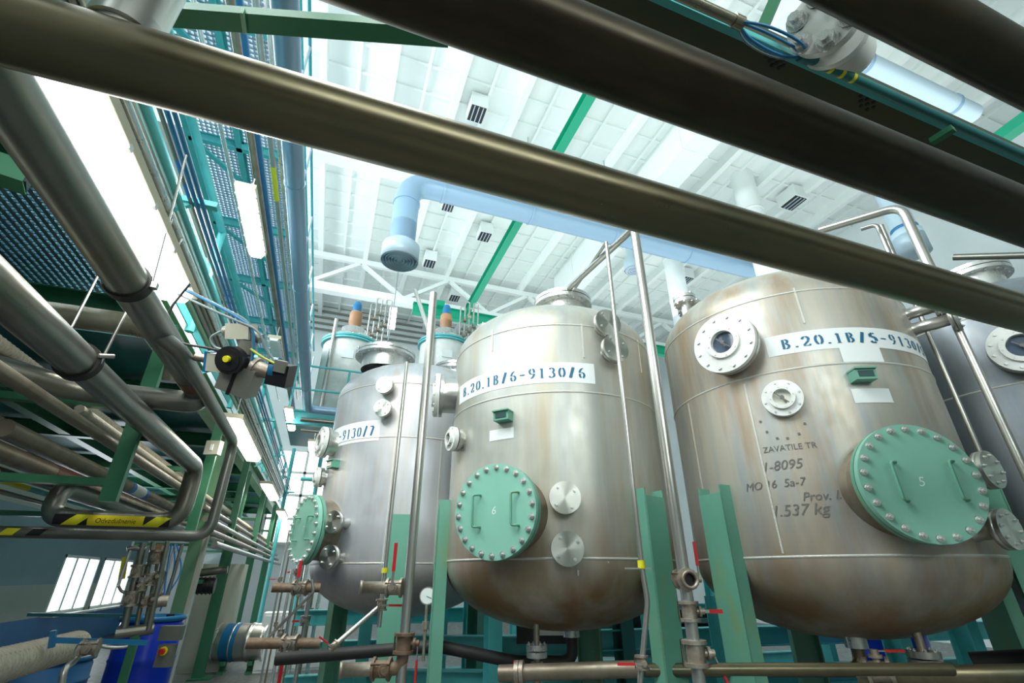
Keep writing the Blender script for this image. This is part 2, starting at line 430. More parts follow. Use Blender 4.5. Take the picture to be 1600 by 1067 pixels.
for i in range(5): g.box(((_x0 + _x1) / 2, YF - .05, _z0 + (_z1 - _z0) * i / 4), (_x1 - _x0, .12, .09))
wo = struct(g, 'window_4', 'white_enamel')
for i in range(8):
    for j in range(4):
        g = MB(); g.box((_x0 + (_x1 - _x0) * (i + .5) / 8, YF - .03, _z0 + (_z1 - _z0) * (j + .5) / 4), ((_x1 - _x0) / 8 - .09, .02, (_z1 - _z0) / 4 - .09)); build(g, 'pane', 'pane_day', wo)
b = MB(); b.box((XR + 0.1, (YF + YB) / 2, ZC / 2), (0.2, YF - YB, ZC)); struct(b, 'wall_right', 'white_wall')
b = MB(); b.box(((XL + XR) / 2, YB - 0.1, ZC / 2), (XR - XL, 0.2, ZC)); struct(b, 'wall_back', 'beige_wall')

# roof trusses across the hall
def truss(Y, n):
    t = thing('roof_truss', n, 'truss', (5, Y, 10.3), 'roof trusses')
    b = MB(); b.box(((XL + XR) / 2, Y, 11.6), (XR - XL, 0.16, 0.2)); build(b, 'top_chord', 'white_paint', t)
    b = MB(); b.box(((XL + XR) / 2, Y, 10.3), (XR - XL, 0.3, 0.30)); build(b, 'bottom_chord', 'white_paint', t)
    x = XL + 0.3; i = 0
    while x < XR - 1.7:
        b = MB()
        if i % 2 == 0: b.bar((x, Y, 10.4), (x + 1.6, Y, 11.55), 0.13, 0.13)
        else: b.bar((x, Y, 11.55), (x + 1.6, Y, 10.4), 0.13, 0.13)
        build(b, 'diagonal', 'white_paint', t); x += 1.6; i += 1
truss(15.1, 'white roof truss spanning the hall before the far wall')
truss(9.0, 'white roof truss mostly hidden above the thick front pipe')

# crane rail and cross beam
t = MB(); t.ibeam((3.6, -2, 10.0), (3.6, 14.5, 10.0), 0.2, 0.24); tag(build(t, 'crane_rail', 'crane_green'), 'long green crane rail running away under the white ceiling', 'crane rail')
a = P(645, 481, Y=14.5); c = P(720, 494, Y=14.5)
t = MB(); t.ibeam(a, (XR - 0.5, 14.5, a.z), 0.22, 0.4); t.box((a.x + 0.8, 14.4, a.z + 0.25), (0.5, 0.3, 0.2)); tag(build(t, 'crane_bridge', 'crane_green'), 'green crane bridge crossing below the far roof truss', 'crane beam')

# dark ventilation boxes on the ceiling ribs
for i, (px, py, s, lb) in enumerate([(745, 178, .42, 'dark square roof vent between the two thick front pipes'), (700, 323, .36, 'dark square roof vent just under the pale blue duct elbow'),
        (757, 370, .42, 'dark square roof vent beside the green crane rail under the duct'), (671, 412, .42, 'dark square roof vent right of the round diffuser'),
        (710, 466, .42, 'dark square roof vent by the green crane bridge'), (1240, 317, .5, 'dark roof vent between the two white drop ducts on the right'),
        (1072, 438, .4, 'dark roof vent low beside the white drop duct')]):
    p = P(px, py, Z=11.5)
    t = thing('roof_vent', lb, 'vent', p, 'roof vents')
    b = MB(); b.box((p.x, p.y, p.z + 0.2), (s, s * 1.25, 0.4)); build(b, 'housing', 'white_paint', t)
    b = MB(); b.box((p.x, p.y, p.z - 0.01), (s * .86, s * 1.05, 0.02)); build(b, 'opening', 'black', t)
    b = MB()
    for j in range(3): b.box((p.x - s * .25 + j * s * .25, p.y, p.z - 0.03), (0.02, s * 1.05, 0.03))
    build(b, 'louvre', 'grating_steel', t)

# ------------------------------------------------------------------ air ducts
def ring(t, p, q, r, m='duct_blue'):
    b = MB(); b.cyl(p, q, r, 28); build(b, 'clamp_ring', m, t)
Yd = 8.3
t = thing('air_duct', 'pale blue round air duct with elbow and drop under the ceiling', 'duct', P(640, 300, Y=Yd))
e = P(632, 293, Y=Yd); zd = P(720, 305, Y=Yd).z; ex = P(634, 330, Y=Yd).x
bot = P(622, 385, Y=Yd)
b = MB(); b.tube([(XR - 0.5, Yd, zd), (ex, Yd, zd), (ex, Yd, bot.z)], 0.27, 28, bend=0.55); build(b, 'pipe', 'duct_blue', t)
for xx in (.75, 2.9, 5.2, 7.5):
    ring(t, (ex + xx, Yd, zd), (ex + xx + .05, Yd, zd), 0.29)
    b = MB(); b.cyl((ex + xx, Yd, zd + .27), (ex + xx, Yd, ZC), .012, 6); build(b, 'hanger_rod', 'steel', t)
ring(t, (ex, Yd, zd - .62), (ex, Yd, zd - .66), 0.29)
M = Matrix.Translation((ex, Yd, bot.z))
b = MB(); b.lathe([(0.27, 0.1), (0.38, 0.0), (0.38, -0.36), (0.36, -0.36)], M, 32); build(b, 'diffuser', 'duct_pale', t)
g = MB()
for r in (0.05, 0.11, 0.17, 0.23, 0.29, 0.35): g.lathe([(r - .028, -0.30), (r, -0.38), (r - .004, -0.30)], M, 32)
g.disc(M, 0, 0.36, (-0.27, -0.25), 32); build(g, 'diffuser_rings', 'duct_pale', t)

def drop_duct(px, py0, py1, Y, r, lb, top_h):
    a, c = P(px[0], py0, Y=Y), P(px[1], py1, Y=Y)
    t = thing('drop_duct', lb, 'duct', c)
    z1 = a.z; M = Matrix.Translation((c.x, Y, 0))
    b = MB(); b.lathe([(r, max(1, c.z - 3.0)), (r, z1 - 1.3), (r * 1.25, z1 - .7), (r * 1.25, z1 - .1), (r * 1.9, z1 + top_h), (r * 1.9, ZC)], M, 28); build(b, 'pipe', 'white_paint', t)
    for z in (z1 - 1.35, z1 - 2.8):
        b = MB(); b.lathe([(r, z), (r * 1.06, z), (r * 1.06, z - .05), (r, z - .05)], M, 28); build(b, 'clamp_ring', 'white_paint', t)
drop_duct((1035, 1062), 350, 470, 9.6, 0.27, 'white vertical duct with a flared top behind the middle tanks', 0.8)
drop_duct((1128, 1165), 215, 300, 7.4, 0.30, 'white vertical duct with a flared top above the brown right tank', 0.6)
q = P(1070, 245, Z=11.2)
t = thing('box_duct', 'broad white box duct running away on the ceiling left of the flared duct', 'duct', (q.x, 8, 11.2))
b = MB(); b.box((q.x, 8.5, 11.5), (.75, 11, 1.0)); build(b, 'casing', 'white_paint', t)
for yy in (4.5, 6.5, 8.5, 10.5, 12.5): b = MB(); b.box((q.x, yy, 11.5), (.80, .05, 1.04)); build(b, 'joint', 'white_paint', t)
# grey blue vent duct above tank 5
a = P(1385, 330, Y=4.9); c = P(1425, 385, Y=4.9)
t = thing('vent_duct', 'pale blue vertical duct with a dark joint above the right tank', 'duct', c)
b = MB(); M = Matrix.Translation((c.x, 4.9, 0)); b.lathe([(.01, c.z - .2), (.30, c.z - .2), (.30, c.z + .35), (.24, c.z + .4), (.24, ZC)], M, 28); build(b, 'pipe', 'duct_pale', t)
b = MB(); b.lathe([(.245, c.z + .42), (.26, c.z + .42), (.26, c.z + .48), (.245, c.z + .48)], M, 28); build(b, 'clamp_ring', 'motor_blue', t)
# small diffuser
p = P(990, 418, Y=10)
t = thing('ceiling_diffuser', 'small round grey air diffuser beside the white duct behind the middle tank', 'diffuser', p)
b = MB(); M = Matrix.Translation(p); b.lathe([(.18, 1.3), (.18, .3), (.28, .2), (.28, -.1)], M, 24); build(b, 'pipe', 'duct_pale', t)
b = MB(); b.disc(M, 0, .26, (-.1, -.05), 24)
for r in (.08, .15, .22): b.disc(M, r - .02, r, (-.14, -.1), 24)
build(b, 'diffuser_rings', 'grating_steel', t)
# upper right duct
a, c = P(1340, 95, Z=8.5), P(1500, 170, Z=8.5)
t = thing('roof_duct', 'pale round duct with two bands high up behind the near right pipes', 'duct', a)
d = (c - a).normalized()
b = MB(); b.cyl(a - d * 1.5, c + d * .3, 0.16, 24); build(b, 'pipe', 'duct_pale', t)
for dd in (0.1, (c - a).length - .25): ring(t, a + d * dd, a + d * (dd + .05), .175)

# ------------------------------------------------------------------ tanks
R = 1.1; ZB, ZT = 1.60, 3.68; HB = 0.55
def cpos(azdeg, D): a = radians(azdeg); return (D * sin(a), D * cos(a))
T7, T6, T5, T4 = cpos(8.5, 6.8), cpos(25.35, 5.14), cpos(51.7, 5.25), cpos(68.7, 6.87)
def surf(c, a, z, off=0.0): return V((c[0] + (R + off) * cos(a), c[1] + (R + off) * sin(a), z))
def topz(c, x, y): d = min(1, math.hypot(x - c[0], y - c[1]) / R); return ZT + HB * sqrt(1 - d * d)
def tank(c, material, label, seams_v):
    t = thing('storage_tank', label, 'tank', (c[0], c[1], 0))
    b = MB(); M = Matrix.Translation((c[0], c[1], 0))
    prof = [(max(R * cos(radians(a)), 1e-4), ZB - HB * sin(radians(a))) for a in range(90, 0, -6)]
    prof += [(R, ZB + (ZT - ZB) * i / 4) for i in range(5)]
    prof += [(max(R * cos(radians(a)), 1e-4), ZT + HB * sin(radians(a))) for a in range(6, 91, 6)]
    b.lathe(prof, M, 96); sh = build(b, 'shell', material, t)
    for z in (ZB + .02, 2.98, ZT - .02):
        s = MB(); s.lathe([(R - .004, z - .012), (R + .006, z - .005), (R + .006, z + .005), (R - .004, z + .012)], M, 96)
        build(s, 'weld_seam', 'weld', sh)
    for a, z0, z1 in seams_v:
        s = MB(); s.bar(surf(c, a, z0, .001), surf(c, a, z1, .001), .014, .008, up=V((cos(a), sin(a), 0))); build(s, 'weld_seam', 'weld', sh)
    return t, sh
def nframe(c, a, z, off=0): return frame(surf(c, a, z, off), (cos(a), sin(a), 0))
def nozzle(t, c, px, py, rn, L, rf, name='flange', nb=4, tilt=0, bsz=.011, cover='turned', a0=.6):
    a, z = Pcyl(px, py, c, R + L)
    M = nframe(c, a, z, -0.06)
    b = MB(); L2 = L + .06
    b.lathe([(rn * 1.25, 0.05), (rn, .08), (rn, L2 - .06), (rf, L2 - .06), (rf, L2 - .03), (rn, L2 - .03)], M, 32)
    o = build(b, name, 'steel', t)
    g = MB(); g.disc(Matrix.Identity(4), 0, rf, (-.025, 0), 40); build(g, 'blind_cover', cover, o, M @ Matrix.Translation((0, 0, L2)))
    bolts(o, M, rf * .74, nb, bsz, L2, a0=a0)
    return o, M, L2
def manhole(t, c, px, py, num, rc=.36, tap='mint'):
    L = .24; a, z = Pcyl(px, py, c, R + L)
    M = nframe(c, a, z, -0.08); L2 = L + .08
    b = MB(); b.lathe([(rc * .88, 0), (rc * .86, L2 - .09)], M, 48); b.lathe([(rc * .97, -.02), (rc * .86, .1)], M, 48); n = build(b, 'manhole_neck', 'brown_pipe', t)
    b = MB(); b.disc(M, rc * .8, rc, (L2 - .09, L2 - .055), 56); build(b, 'manhole_flange', 'mint_leg', t)
    b = MB(); b.disc(M, 0, rc, (L2 - .045, L2), 64); o = build(b, 'manhole_cover', tap, t)
    bolts(o, M, rc * .91, 22, .019, L2, a0=.1)
    for sx in (-1, 1):
        h = MB(); x = sx * rc * .47
        h.tube([M @ V((x + .045, -.12, L2)), M @ V((x + .045, -.12, L2 + .03)), M @ V((x, -.12, L2 + .045)), M @ V((x, .12, L2 + .045)), M @ V((x + .045, .12, L2 + .03)), M @ V((x + .045, .12, L2))], .0095, 8, .02)
        build(h, 'handle', 'mint_leg', o)
    tx = font(num, .085, lambda u, v: M @ V((u - .025, v - .03, L2 + .0015)), .15); build(tx, 'number', 'chalk', o)
    return o
def sight(t, c, px, py, rf, L, inner, nb=12, needle=False):
    a, z = Pcyl(px, py, c, R + L)
    M = nframe(c, a, z, -.06); L2 = L + .06
    b = MB(); b.lathe([(rf * .9, 0), (rf * .80, .02), (rf * .80, L2 - .09)], M, 48); b.disc(M, inner, rf, (L2 - .09, L2 - .055), 48); build(b, 'port_neck', 'steel', t)
    b = MB(); b.disc(M, inner, rf, (L2 - .045, L2), 56)
    b.disc(M, inner, inner * 1.42, (L2, L2 + .025), 48); o = build(b, 'port_ring', 'white_enamel', t)
    g = MB(); g.disc(M, 0, inner, (L2 - .03, L2 - .02), 40); build(g, 'glass', 'gauge_face' if needle else 'sight_glass', o)
    bolts(o, M, rf * .86, nb, rf * .055, L2, BOLT_HEAD, a0=.2)
    bolts(o, M, inner * 1.24, 8, rf * .026, L2 + .025, BOLT_HEAD, a0=.1)
    w = MB(); w.bar(M @ V((-.05, .05, L2 + .01)), M @ V((.05, -.06, L2 + .012)), .012, .008); w.bar(M @ V((0, 0, L2 + .01)), M @ V((.02, -.05, L2 + .02)), .02, .008); w.disc(M @ Matrix.Translation((0, 0, L2)), 0, .016, (0, .02), 12)
    build(w, 'wiper', 'ink_grey', o)
    return o
def decal(t, c, a0, a1, z0, z1, name='label_band', off=.003, m='paper'):
    b = MB(); n = 24; vs = []
    for i in range(n + 1):
        a = a0 + (a1 - a0) * i / n; vs += [surf(c, a, z0, off), surf(c, a, z1, off)]
    b.add(vs, [(2 * i, 2 * i + 2, 2 * i + 3, 2 * i + 1) for i in range(n)], True)
    return build(b, name, m, t)
def band(t, c, pxa, pxb, py_hint, text, z0, z1, extra=None):
    a0, _ = Pcyl(pxa, py_hint[0], c, R); a1, _ = Pcyl(pxb, py_hint[1], c, R)
    o = decal(t, c, a0, a1, z0, z1)
    arcl = abs(a1 - a0) * (R + .006); h = (z1 - z0)
    size = h * .50
    mb, w = stencil(text, size, lambda u, v: V((0, 0, 0)))
    k = (arcl * .88) / w; sg = 1 if a1 > a0 else -1
    mb, w = stencil(text, size, lambda u, v: surf(c, a0 + sg * (arcl * .07 + u * k) / R, z0 + h * .24 + v, .006))
    for l in mb: build(l, 'letter', 'ink_blue', o)
    return o
def boxdisp(t, c, px, py, w, h):
    a, z = Pcyl(px, py, c, R + .08); M = nframe(c, a, z, -.02)
    b = MB(); b.box((0, 0, .06), (w, h, .10), M); b.box((0, h / 2, .065), (w * 1.06, .012, .13), M); o = build(b, 'temperature_box', 'mint_leg', t)
    b = MB(); b.box((0, 0, .112), (w * .72, h * .55, .006), M); build(b, 'display', 'display', o)
    return o
def leg(t, c, th, z1=2.1):
    base = atan2(-c[1], -c[0]); a = base + radians(th)      # th = 0 faces the camera side
    rr = R + .10
    M = frame((c[0] + rr * cos(a), c[1] + rr * sin(a), 0), (cos(a), sin(a), 0))
    b = MB(); w = .25
    b.box((0, z1 / 2, 0), (w, z1, .012), M)
    for s in (-1, 1): b.box((s * (w / 2 - .006), z1 / 2 + .03, -.055), (.012, z1 + .06, .11), M)
    b.box((0, .01, -.05), (w + .14, .02, .26), M)
    return build(b, 'leg', 'mint_leg', t)

az6 = atan2(-T6[1], -T6[0]); az5 = atan2(-T5[1], -T5[0]); az7 = atan2(-T7[1], -T7[0])
t6, s6 = tank(T6, 'tank_grey', 'grey steel tank in the middle lettered 9130/6', [(az6 + .28, 3.32, ZT), (az6 + .95, 3.32, ZT), (az6 + .35, ZB - .01, 1.60), (az6 - .3, 2.98, 3.0)])
for th in (43, -75, 165): leg(t6, T6, th)
manhole(t6, T6, 772, 797, '6')
nozzle(t6, T6, 951, 503, .055, .16, .135, cover='turned')
nozzle(t6, T6, 963, 543, .055, .16, .135)
nozzle(t6, T6, 883, 777, .06, .10, .125)
nozzle(t6, T6, 887, 857, .06, .10, .125)
sight(t6, T6, 676, 617, .235, .22, .09)
sight(t6, T6, 703, 685, .115, .12, .05, 8)
boxdisp(t6, T6, 783, 649, .15, .085)
a0, z0 = Pcyl(765, 690, T6, R); a1, z1 = Pcyl(803, 668, T6, R); decal(t6, T6, a0, a1, z0, z1 + .005, 'blank_label')
_, zb0 = Pcyl(929, 600, T6, R); _, zb1 = Pcyl(929, 569, T6, R)
band(t6, T6, 718, 929, (630, 585), 'B.20.1B/6-9130/6', zb0, zb1)

t5, s5 = tank(T5, 'tank_brown', 'brown streaked tank on the right lettered 5-9130/5 with a green number 5 hatch', [])
def vseam(t, c, x0, y0, x1, y1):
    a, za = Pcyl(x0, y0, c, R); _, zb = Pcyl(x1, y1, c, R)
    s = MB(); s.bar(surf(c, a, zb, .001), surf(c, a, za, .001), .014, .008, up=V((cos(a), sin(a), 0))); build(s, 'weld_seam', 'weld', t)
vseam(s5, T5, 1240, 450, 1250, 506); vseam(s5, T5, 1163, 600, 1215, 865); vseam(s5, T5, 1075, 630, 1103, 860)
vseam(s6, T6, 903, 890, 906, 900); vseam(s6, T6, 770, 515, 767, 550)
for th in (-38, 82, -158): leg(t5, T5, th)
manhole(t5, T5, 1440, 752, '5', .375)
sight(t5, T5, 1130, 535, .265, .16, .10)
sight(t5, T5, 1222, 621, .145, .05, .065, 8, True)
nozzle(t5, T5, 1505, 493, .05, .30, .11)
nozzle(t5, T5, 1490, 470, .05, .24, .10)
nozzle(t5, T5, 1552, 733, .06, .22, .125, nb=8)
nozzle(t5, T5, 1580, 826, .06, .20, .125, nb=8)
boxdisp(t5, T5, 1352, 584, .15, .085)
a0, z0 = Pcyl(1336, 630, T5, R); a1, z1 = Pcyl(1388, 607, T5, R); decal(t5, T5, a0, a1, z0, z1, 'blank_label')
_, zb0 = Pcyl(1206, 558, T5, R); _, zb1 = Pcyl(1206, 526, T5, R)
band(t5, T5, 1198, 1452, (545, 560), 'B.20.1B/5-9130/5', zb0, zb1)
a0, z0 = Pcyl(1318, 566, T5, R); a1, z1 = Pcyl(1370, 535, T5, R); decal(t5, T5, a0, a1, z0 , zb0 + .01, 'label_flap', .0035)
def scrawl(c, t, text, px, py, size, shear=.2, rot=0, m='ink_grey'):
    a0, z0 = Pcyl(px, py, c, R)
    mb = font(text, size, lambda u, v: surf(c, a0 + (u * cos(rot) - v * sin(rot)) / R, z0 + u * sin(rot) + v * cos(rot), .004), shear)
    return stuff(build(mb, 'lettering', m, t))
scrawl(T5, t5, 'ZAVATILE TR', 1193, 708, .062, 0, -.02)
scrawl(T5, t5, '1-8095', 1191, 738, .10, .3)
scrawl(T5, t5, 'MO 16  5a-7', 1166, 768, .082, .25)
scrawl(T5, t5, 'Prov. I.', 1254, 783, .085, .3, .0)
scrawl(T5, t5, '1.537 kg', 1206, 808, .11, .3)
for px, py in ((1187, 661), (1197, 677), (1213, 687), (1229, 687), (1247, 680), (1256, 664)):
    a0, z0 = Pcyl(px, py, T5, R); decal(t5, T5, a0, a0 + .016, z0, z0 + .018, 'lettering', .004, 'ink_grey')

t7, s7 = tank(T7, 'tank_blue', 'pale blue-grey tank on the left lettered 9130/7', [(az7 + .3, ZB, 2.98), (az7 + .75, ZB, 2.98), (az7 - .2, ZB, 2.98)])
for th in (-3, 117, -136): leg(t7, T7, th)
manhole(t7, T7, 474, 826, '7', .37)
nozzle(t7, T7, 600, 601, .055, .14, .105)
nozzle(t7, T7, 597, 637, .055, .14, .105)
nozzle(t7, T7, 519, 815, .05, .22, .115)
nozzle(t7, T7, 512, 870, .05, .20, .12)
sight(t7, T7, 500, 690, .19, .18, .085)
sight(t7, T7, 493, 745, .12, .12, .05, 8)
boxdisp(t7, T7, 516, 725, .15, .085)
_, zb0 = Pcyl(592, 688, T7, R); _, zb1 = Pcyl(592, 656, T7, R)
band(t7, T7, 508, 594, (690, 670), '1B/7-9130/7', zb0, zb1)
t4, s4 = tank(T4, 'tank_dark', 'dark steel tank at the right edge, behind the brown tank', [])
for th in (-38, 82, -158): leg(t4, T4, th)
sight(t4, T4, 1597, 540, .22, .16, .10)
manhole(t4, T4, 1760, 760, '4', .375)

def top_nozzle(t, c, x, y, r, h, rf, nb=12, name='top_flange'):
    z = topz(c, x, y) - .04; M = Matrix.Translation((x, y, z))
    b = MB(); b.lathe([(r, 0), (r, h - .05)], M, 32); b.disc(M, r * .8, rf, (h - .09, h - .05), 40); b.disc(M, 0, rf, (h - .04, h), 40)
    o = build(b, name, 'bright_steel', t)
    bolts(o, M, rf * .86, nb, .014, h)
    M2 = Matrix.Translation((x, y, z + h - .09)) @ Matrix.Rotation(pi, 4, 'X'); bolts(o, M2, rf * .86, nb, .014, 0, BOLT_HEAD)
    return z + h
def onTop(px, py, c):
    z = ZT + .4
    for _ in range(12): p = P(px, py, Z=z); z = topz(c, p.x, p.y) * .5 + z * .5
    return p
p6 = P(893, 462, Z=ZT + HB + .1); 
tz = top_nozzle(t6, T6, T6[0] + .06, T6[1] - .25, .26, .26, .34, 20)
p = onTop(755, 492, T6); top_nozzle(t6, T6, T6[0] - .72, T6[1] + .25, .07, .16, .13, 8)
top_nozzle(t7, T7, T7[0] - .55, T7[1] - .2, .32, .28, .42, 24); top_nozzle(t7, T7, T7[0] + .5, T7[1] - .1, .22, .24, .30, 16)
top_nozzle(t5, T5, T5[0] - .75, T5[1] + .35, .05, .28, .12, 8); top_nozzle(t5, T5, T5[0] - .55, T5[1] + .5, .09, .26, .14, 8)
top_nozzle(t4, T4, T4[0] - .3, T4[1] - .2, .22, .24, .30, 16)

# ------------------------------------------------------------------ near pipes overhead
def pipe_thing(name, label, pts, r, m, seg=20, bend=None, cat='pipe', group=None):
    b = MB(); b.tube(pts, r, seg, bend); o = build(b, name, m); return tag(o, label, cat, group)
t = thing('steam_pipe', 'thick olive-brown pipe crossing the whole view in front of the tanks', 'pipe', (0, .905, 2.5))
b = MB(); b.tube([(-3.2, .905, 2.5), (6.5, .905, 2.5)], .078, 48); build(b, 'pipe', 'dark_pipe', t)
v0 = P(205, 40, Y=.905); b = MB(); b.cyl((v0.x, .905, 2.5), (v0.x, .905, 3.6), .062, 32); b.cyl((v0.x, .905, 2.56), (v0.x, .905, 2.60), .072, 32); build(b, 'riser', 'steel', t)
v1 = P(75, 20, Y=.905); b = MB(); b.tube([(v1.x - .1, 1.0, 2.62), (v1.x - .5, 1.25, 2.75), (v1.x - 1.5, 1.5, 2.9)], .05, 20); build(b, 'branch', 'motor_blue', t)
t = thing('steam_pipe', 'thickest near-black pipe crossing above the olive front pipe', 'pipe', (0, .54, 2.5))
b = MB(); b.tube([(-.6, .54, 2.5), (5.2, .54, 2.5)], .078, 48); build(b, 'pipe', 'black_pipe', t)
t = thing('steam_pipe', 'near-black pipe cutting the top right corner', 'pipe', (0, .25, 2.5))
b = MB(); b.tube([(-.6, .25, 2.5), (3.6, .25, 2.5)], .058, 40); build(b, 'pipe', 'black_pipe', t)

# cable beam between them with conduit and loose cables
zbm = 2.88
ya = P(1250, 95, Z=zbm).y; yb = P(1300, 175, Z=zbm).y + .06
t = thing('cable_beam', 'dark green steel channel with drilled holes between the near-black pipes', 'beam', (1, (ya + yb) / 2, zbm))
b = MB(); yc = (ya + .78) / 2; w = .78 - ya
b.box((2.4, yc, zbm), (6.2, w, .012)); b.box((2.4, ya + .006, zbm + .05), (6.2, .012, .1)); b.box((2.4, .78, zbm + .05), (6.2, .012, .1)); build(b, 'web', 'olive_steel', t)
b = MB(); b.box((2.4, ya - .004, zbm - .006), (6.2, .02, .03)); build(b, 'lip', 'teal', t)
hb = MB()
for i in range(8):
    q = P(1198 + (i % 3) * 11 + (i // 3) * 4, 88 + (i // 3) * 7 + (i % 3) * 4, Z=zbm - .007); hb.disc(Matrix.Translation(q), 0, .006, (-.001, .001), 10)
    q = P(1345 + (i % 3) * 10, 150 + (i // 3) * 8 + (i % 3) * 5, Z=zbm - .007); hb.disc(Matrix.Translation(q), 0, .006, (-.001, .001), 10)
build(hb, 'drilled_hole', 'black', t)
cz = zbm + .0
t = thing('cable_conduit', 'olive conduit with a stripped gap of cables at the top right', 'conduit', P(1150, 30, Z=cz))
c0, c1 = P(940, -20, Z=cz - .03), P(1150, 33, Z=cz - .03); c2, c3 = P(1257, 88, Z=cz - .03), P(1600, 243, Z=cz - .03)
yy = (c1.y + c2.y) / 2
b = MB(); b.cyl((0, c1.y, cz - .03), c1, .014, 14); b.cyl(c1 - V((.01, 0, 0)), c1 + V((.02, 0, 0)), .018, 14); build(b, 'conduit', 'olive_pipe', t)
b = MB(); b.cyl(c2, (4.5, c2.y, cz - .03), .014, 14); b.cyl(c2 - V((.015, 0, 0)), c2 + V((.02, 0, 0)), .018, 14); build(b, 'conduit', 'deep_teal', t)
for i, (m, dy, dz, r) in enumerate((('cable_blue', -.045, -.05, .004), ('cable_blue', .02, -.02, .005), ('cable_yellow', .0, .02, .003), ('cable_blue', -.02, -.03, .004), ('cable_grey', .04, .0, .003))):
    b = MB(); mid = (c1 + c2) / 2 + V((0, dy, dz)); b.tube([c1, c1.lerp(c2, .2) + V((0, dy * .8, dz * .8)), mid, c1.lerp(c2, .8) + V((0, dy * .8, dz * .8)), c2], r, 8, .05); build(b, 'cable', m, t)
for i in range(4):
    q = c2 + V((.05 + i * .045, 0, 0)); b = MB(); b.cyl(q, q + V((.012, 0, 0)), .0146, 14); build(b, 'yellow_tape', 'yellow', t)

# green brackets near top right
a, c = P(1215, -10, Z=3.3), P(1165, 105, Z=2.95)
b = MB(); b.bar(a, c, .035, .035); tag(build(b, 'roof_bracket', 'green'), 'green square bracket arm rising left of the white flanges', 'bracket')
a, c = P(1490, 200, Z=2.80), P(1455, 222, Z=2.80)
b = MB(); b.bar(a, c, .025, .02); tag(build(b, 'small_bracket', 'green'), 'small green stub under the dark cable channel', 'bracket')
a, c = P(1500, 262, Z=9), P(1640, 160, Z=9)
b = MB(); b.bar(a, c, .25, .2); tag(build(b, 'roof_beam', 'crane_green'), 'green roof beam glimpsed at the right edge under the black pipe', 'beam')

# flanged valve top right
fc = P(1285, 30, Z=2.86)
t = thing('flanged_valve', 'white enamelled flanged valve with big hexagon bolts at the top right', 'valve', fc)
ax = V((0.86, 0.30, 0.28)).normalized()
M = frame(fc, -ax)
b = MB(); b.disc(M, 0, .088, (-.03, 0), 48); b.lathe([(.05, -.03), (.05, -.09)], M, 32); b.disc(M, 0, .088, (-.115, -.09), 48); b.lathe([(.055, -.115), (.075, -.15), (.075, -.25)], M, 32); build(b, 'body', 'white_enamel', t)
for i in range(6):
    inst(BOLT, 'bolt', t, M @ Matrix.Translation(V((.066 * cos(i * pi / 3 + .35), .066 * sin(i * pi / 3 + .35), 0))) @ Matrix.Scale(.023, 4))
M2 = M @ Matrix.Translation((0, 0, -.09))
bb = MB(); bb.disc(M2, .04, .06, (-.03, -.01), 24); build(bb, 'blue_seal', 'blue_plastic', t)
for i in range(8):
    inst(BOLT_HEAD, 'bolt', t, M @ Matrix.Translation(V((.07 * cos(i * pi / 4 + .7), .07 * sin(i * pi / 4 + .7), -.115))) @ Matrix.Rotation(pi, 4, 'X') @ Matrix.Scale(.014, 4))

# long green brace top left
a, c = P(235, 20, Z=3.7), P(700, 55, Z=3.7)
t = thing('cross_brace', 'straight green angle brace across the top left behind the front pipe', 'brace', a)
b = MB(); b.bar(a, c, .085, .05); build(b, 'angle', 'green', t)
b = MB(); m_ = P(381, 32, Z=3.67); b.bar(m_ + V((-.0, -.045, 0)), m_ + V((0, .05, 0)), .012, .04); build(b, 'strap', 'pale_green', t)

# ------------------------------------------------------------------ left: hanging process pipes A, B, C
HA = 1.2; zA = EYE + HA; xA = P(200, 440, Z=zA).x
t = thing('vent_pipe', 'wide grey pipe beside the brightest lamp ending in an elbow', 'pipe', (xA, 2, zA))
yA = P(200, 440, Z=zA).y; yE = P(285, 610, Z=zA).y
b = MB(); b.cyl((xA, .45, zA), (xA, yA, zA), .082, 36); build(b, 'pipe', 'grey_pipe', t)
eA = P(268, 625, Y=yE); l1 = P(120, 612, Y=yE); zl = eA.z
b = MB(); b.tube([(xA, yA - .02, zA), (xA, yE, zA), (xA, yE + .0, zl + .0), (l1.x, yE, zl), (l1.x - .9, yE - 1.0, zl)], .076, 32, bend=.16); build(b, 'reduced_pipe', 'grey_pipe', t)
b = MB(); M = frame((xA, yA, zA), (0, 1, 0)); b.disc(M, .078, .092, (-.02, .03), 40); build(b, 'clamp', 'rubber', t)
b = MB(); b.tube([(xA - .09, yA, zA), (xA - .2, yA + .05, zA + .8)], .006, 6); b.tube([(xA + .09, yA, zA), (xA + .02, yA, zA + .8)], .006, 6); b.box((xA + .1, yA, zA), (.03, .03, .03)); build(b, 'hanger_rod', 'steel', t)
b = MB(); q = V((xA, yE - .35, zA)); b.cyl(q, q + V((0, .18, 0)), .0775, 32); build(b, 'red_band', 'brown_tape', t)

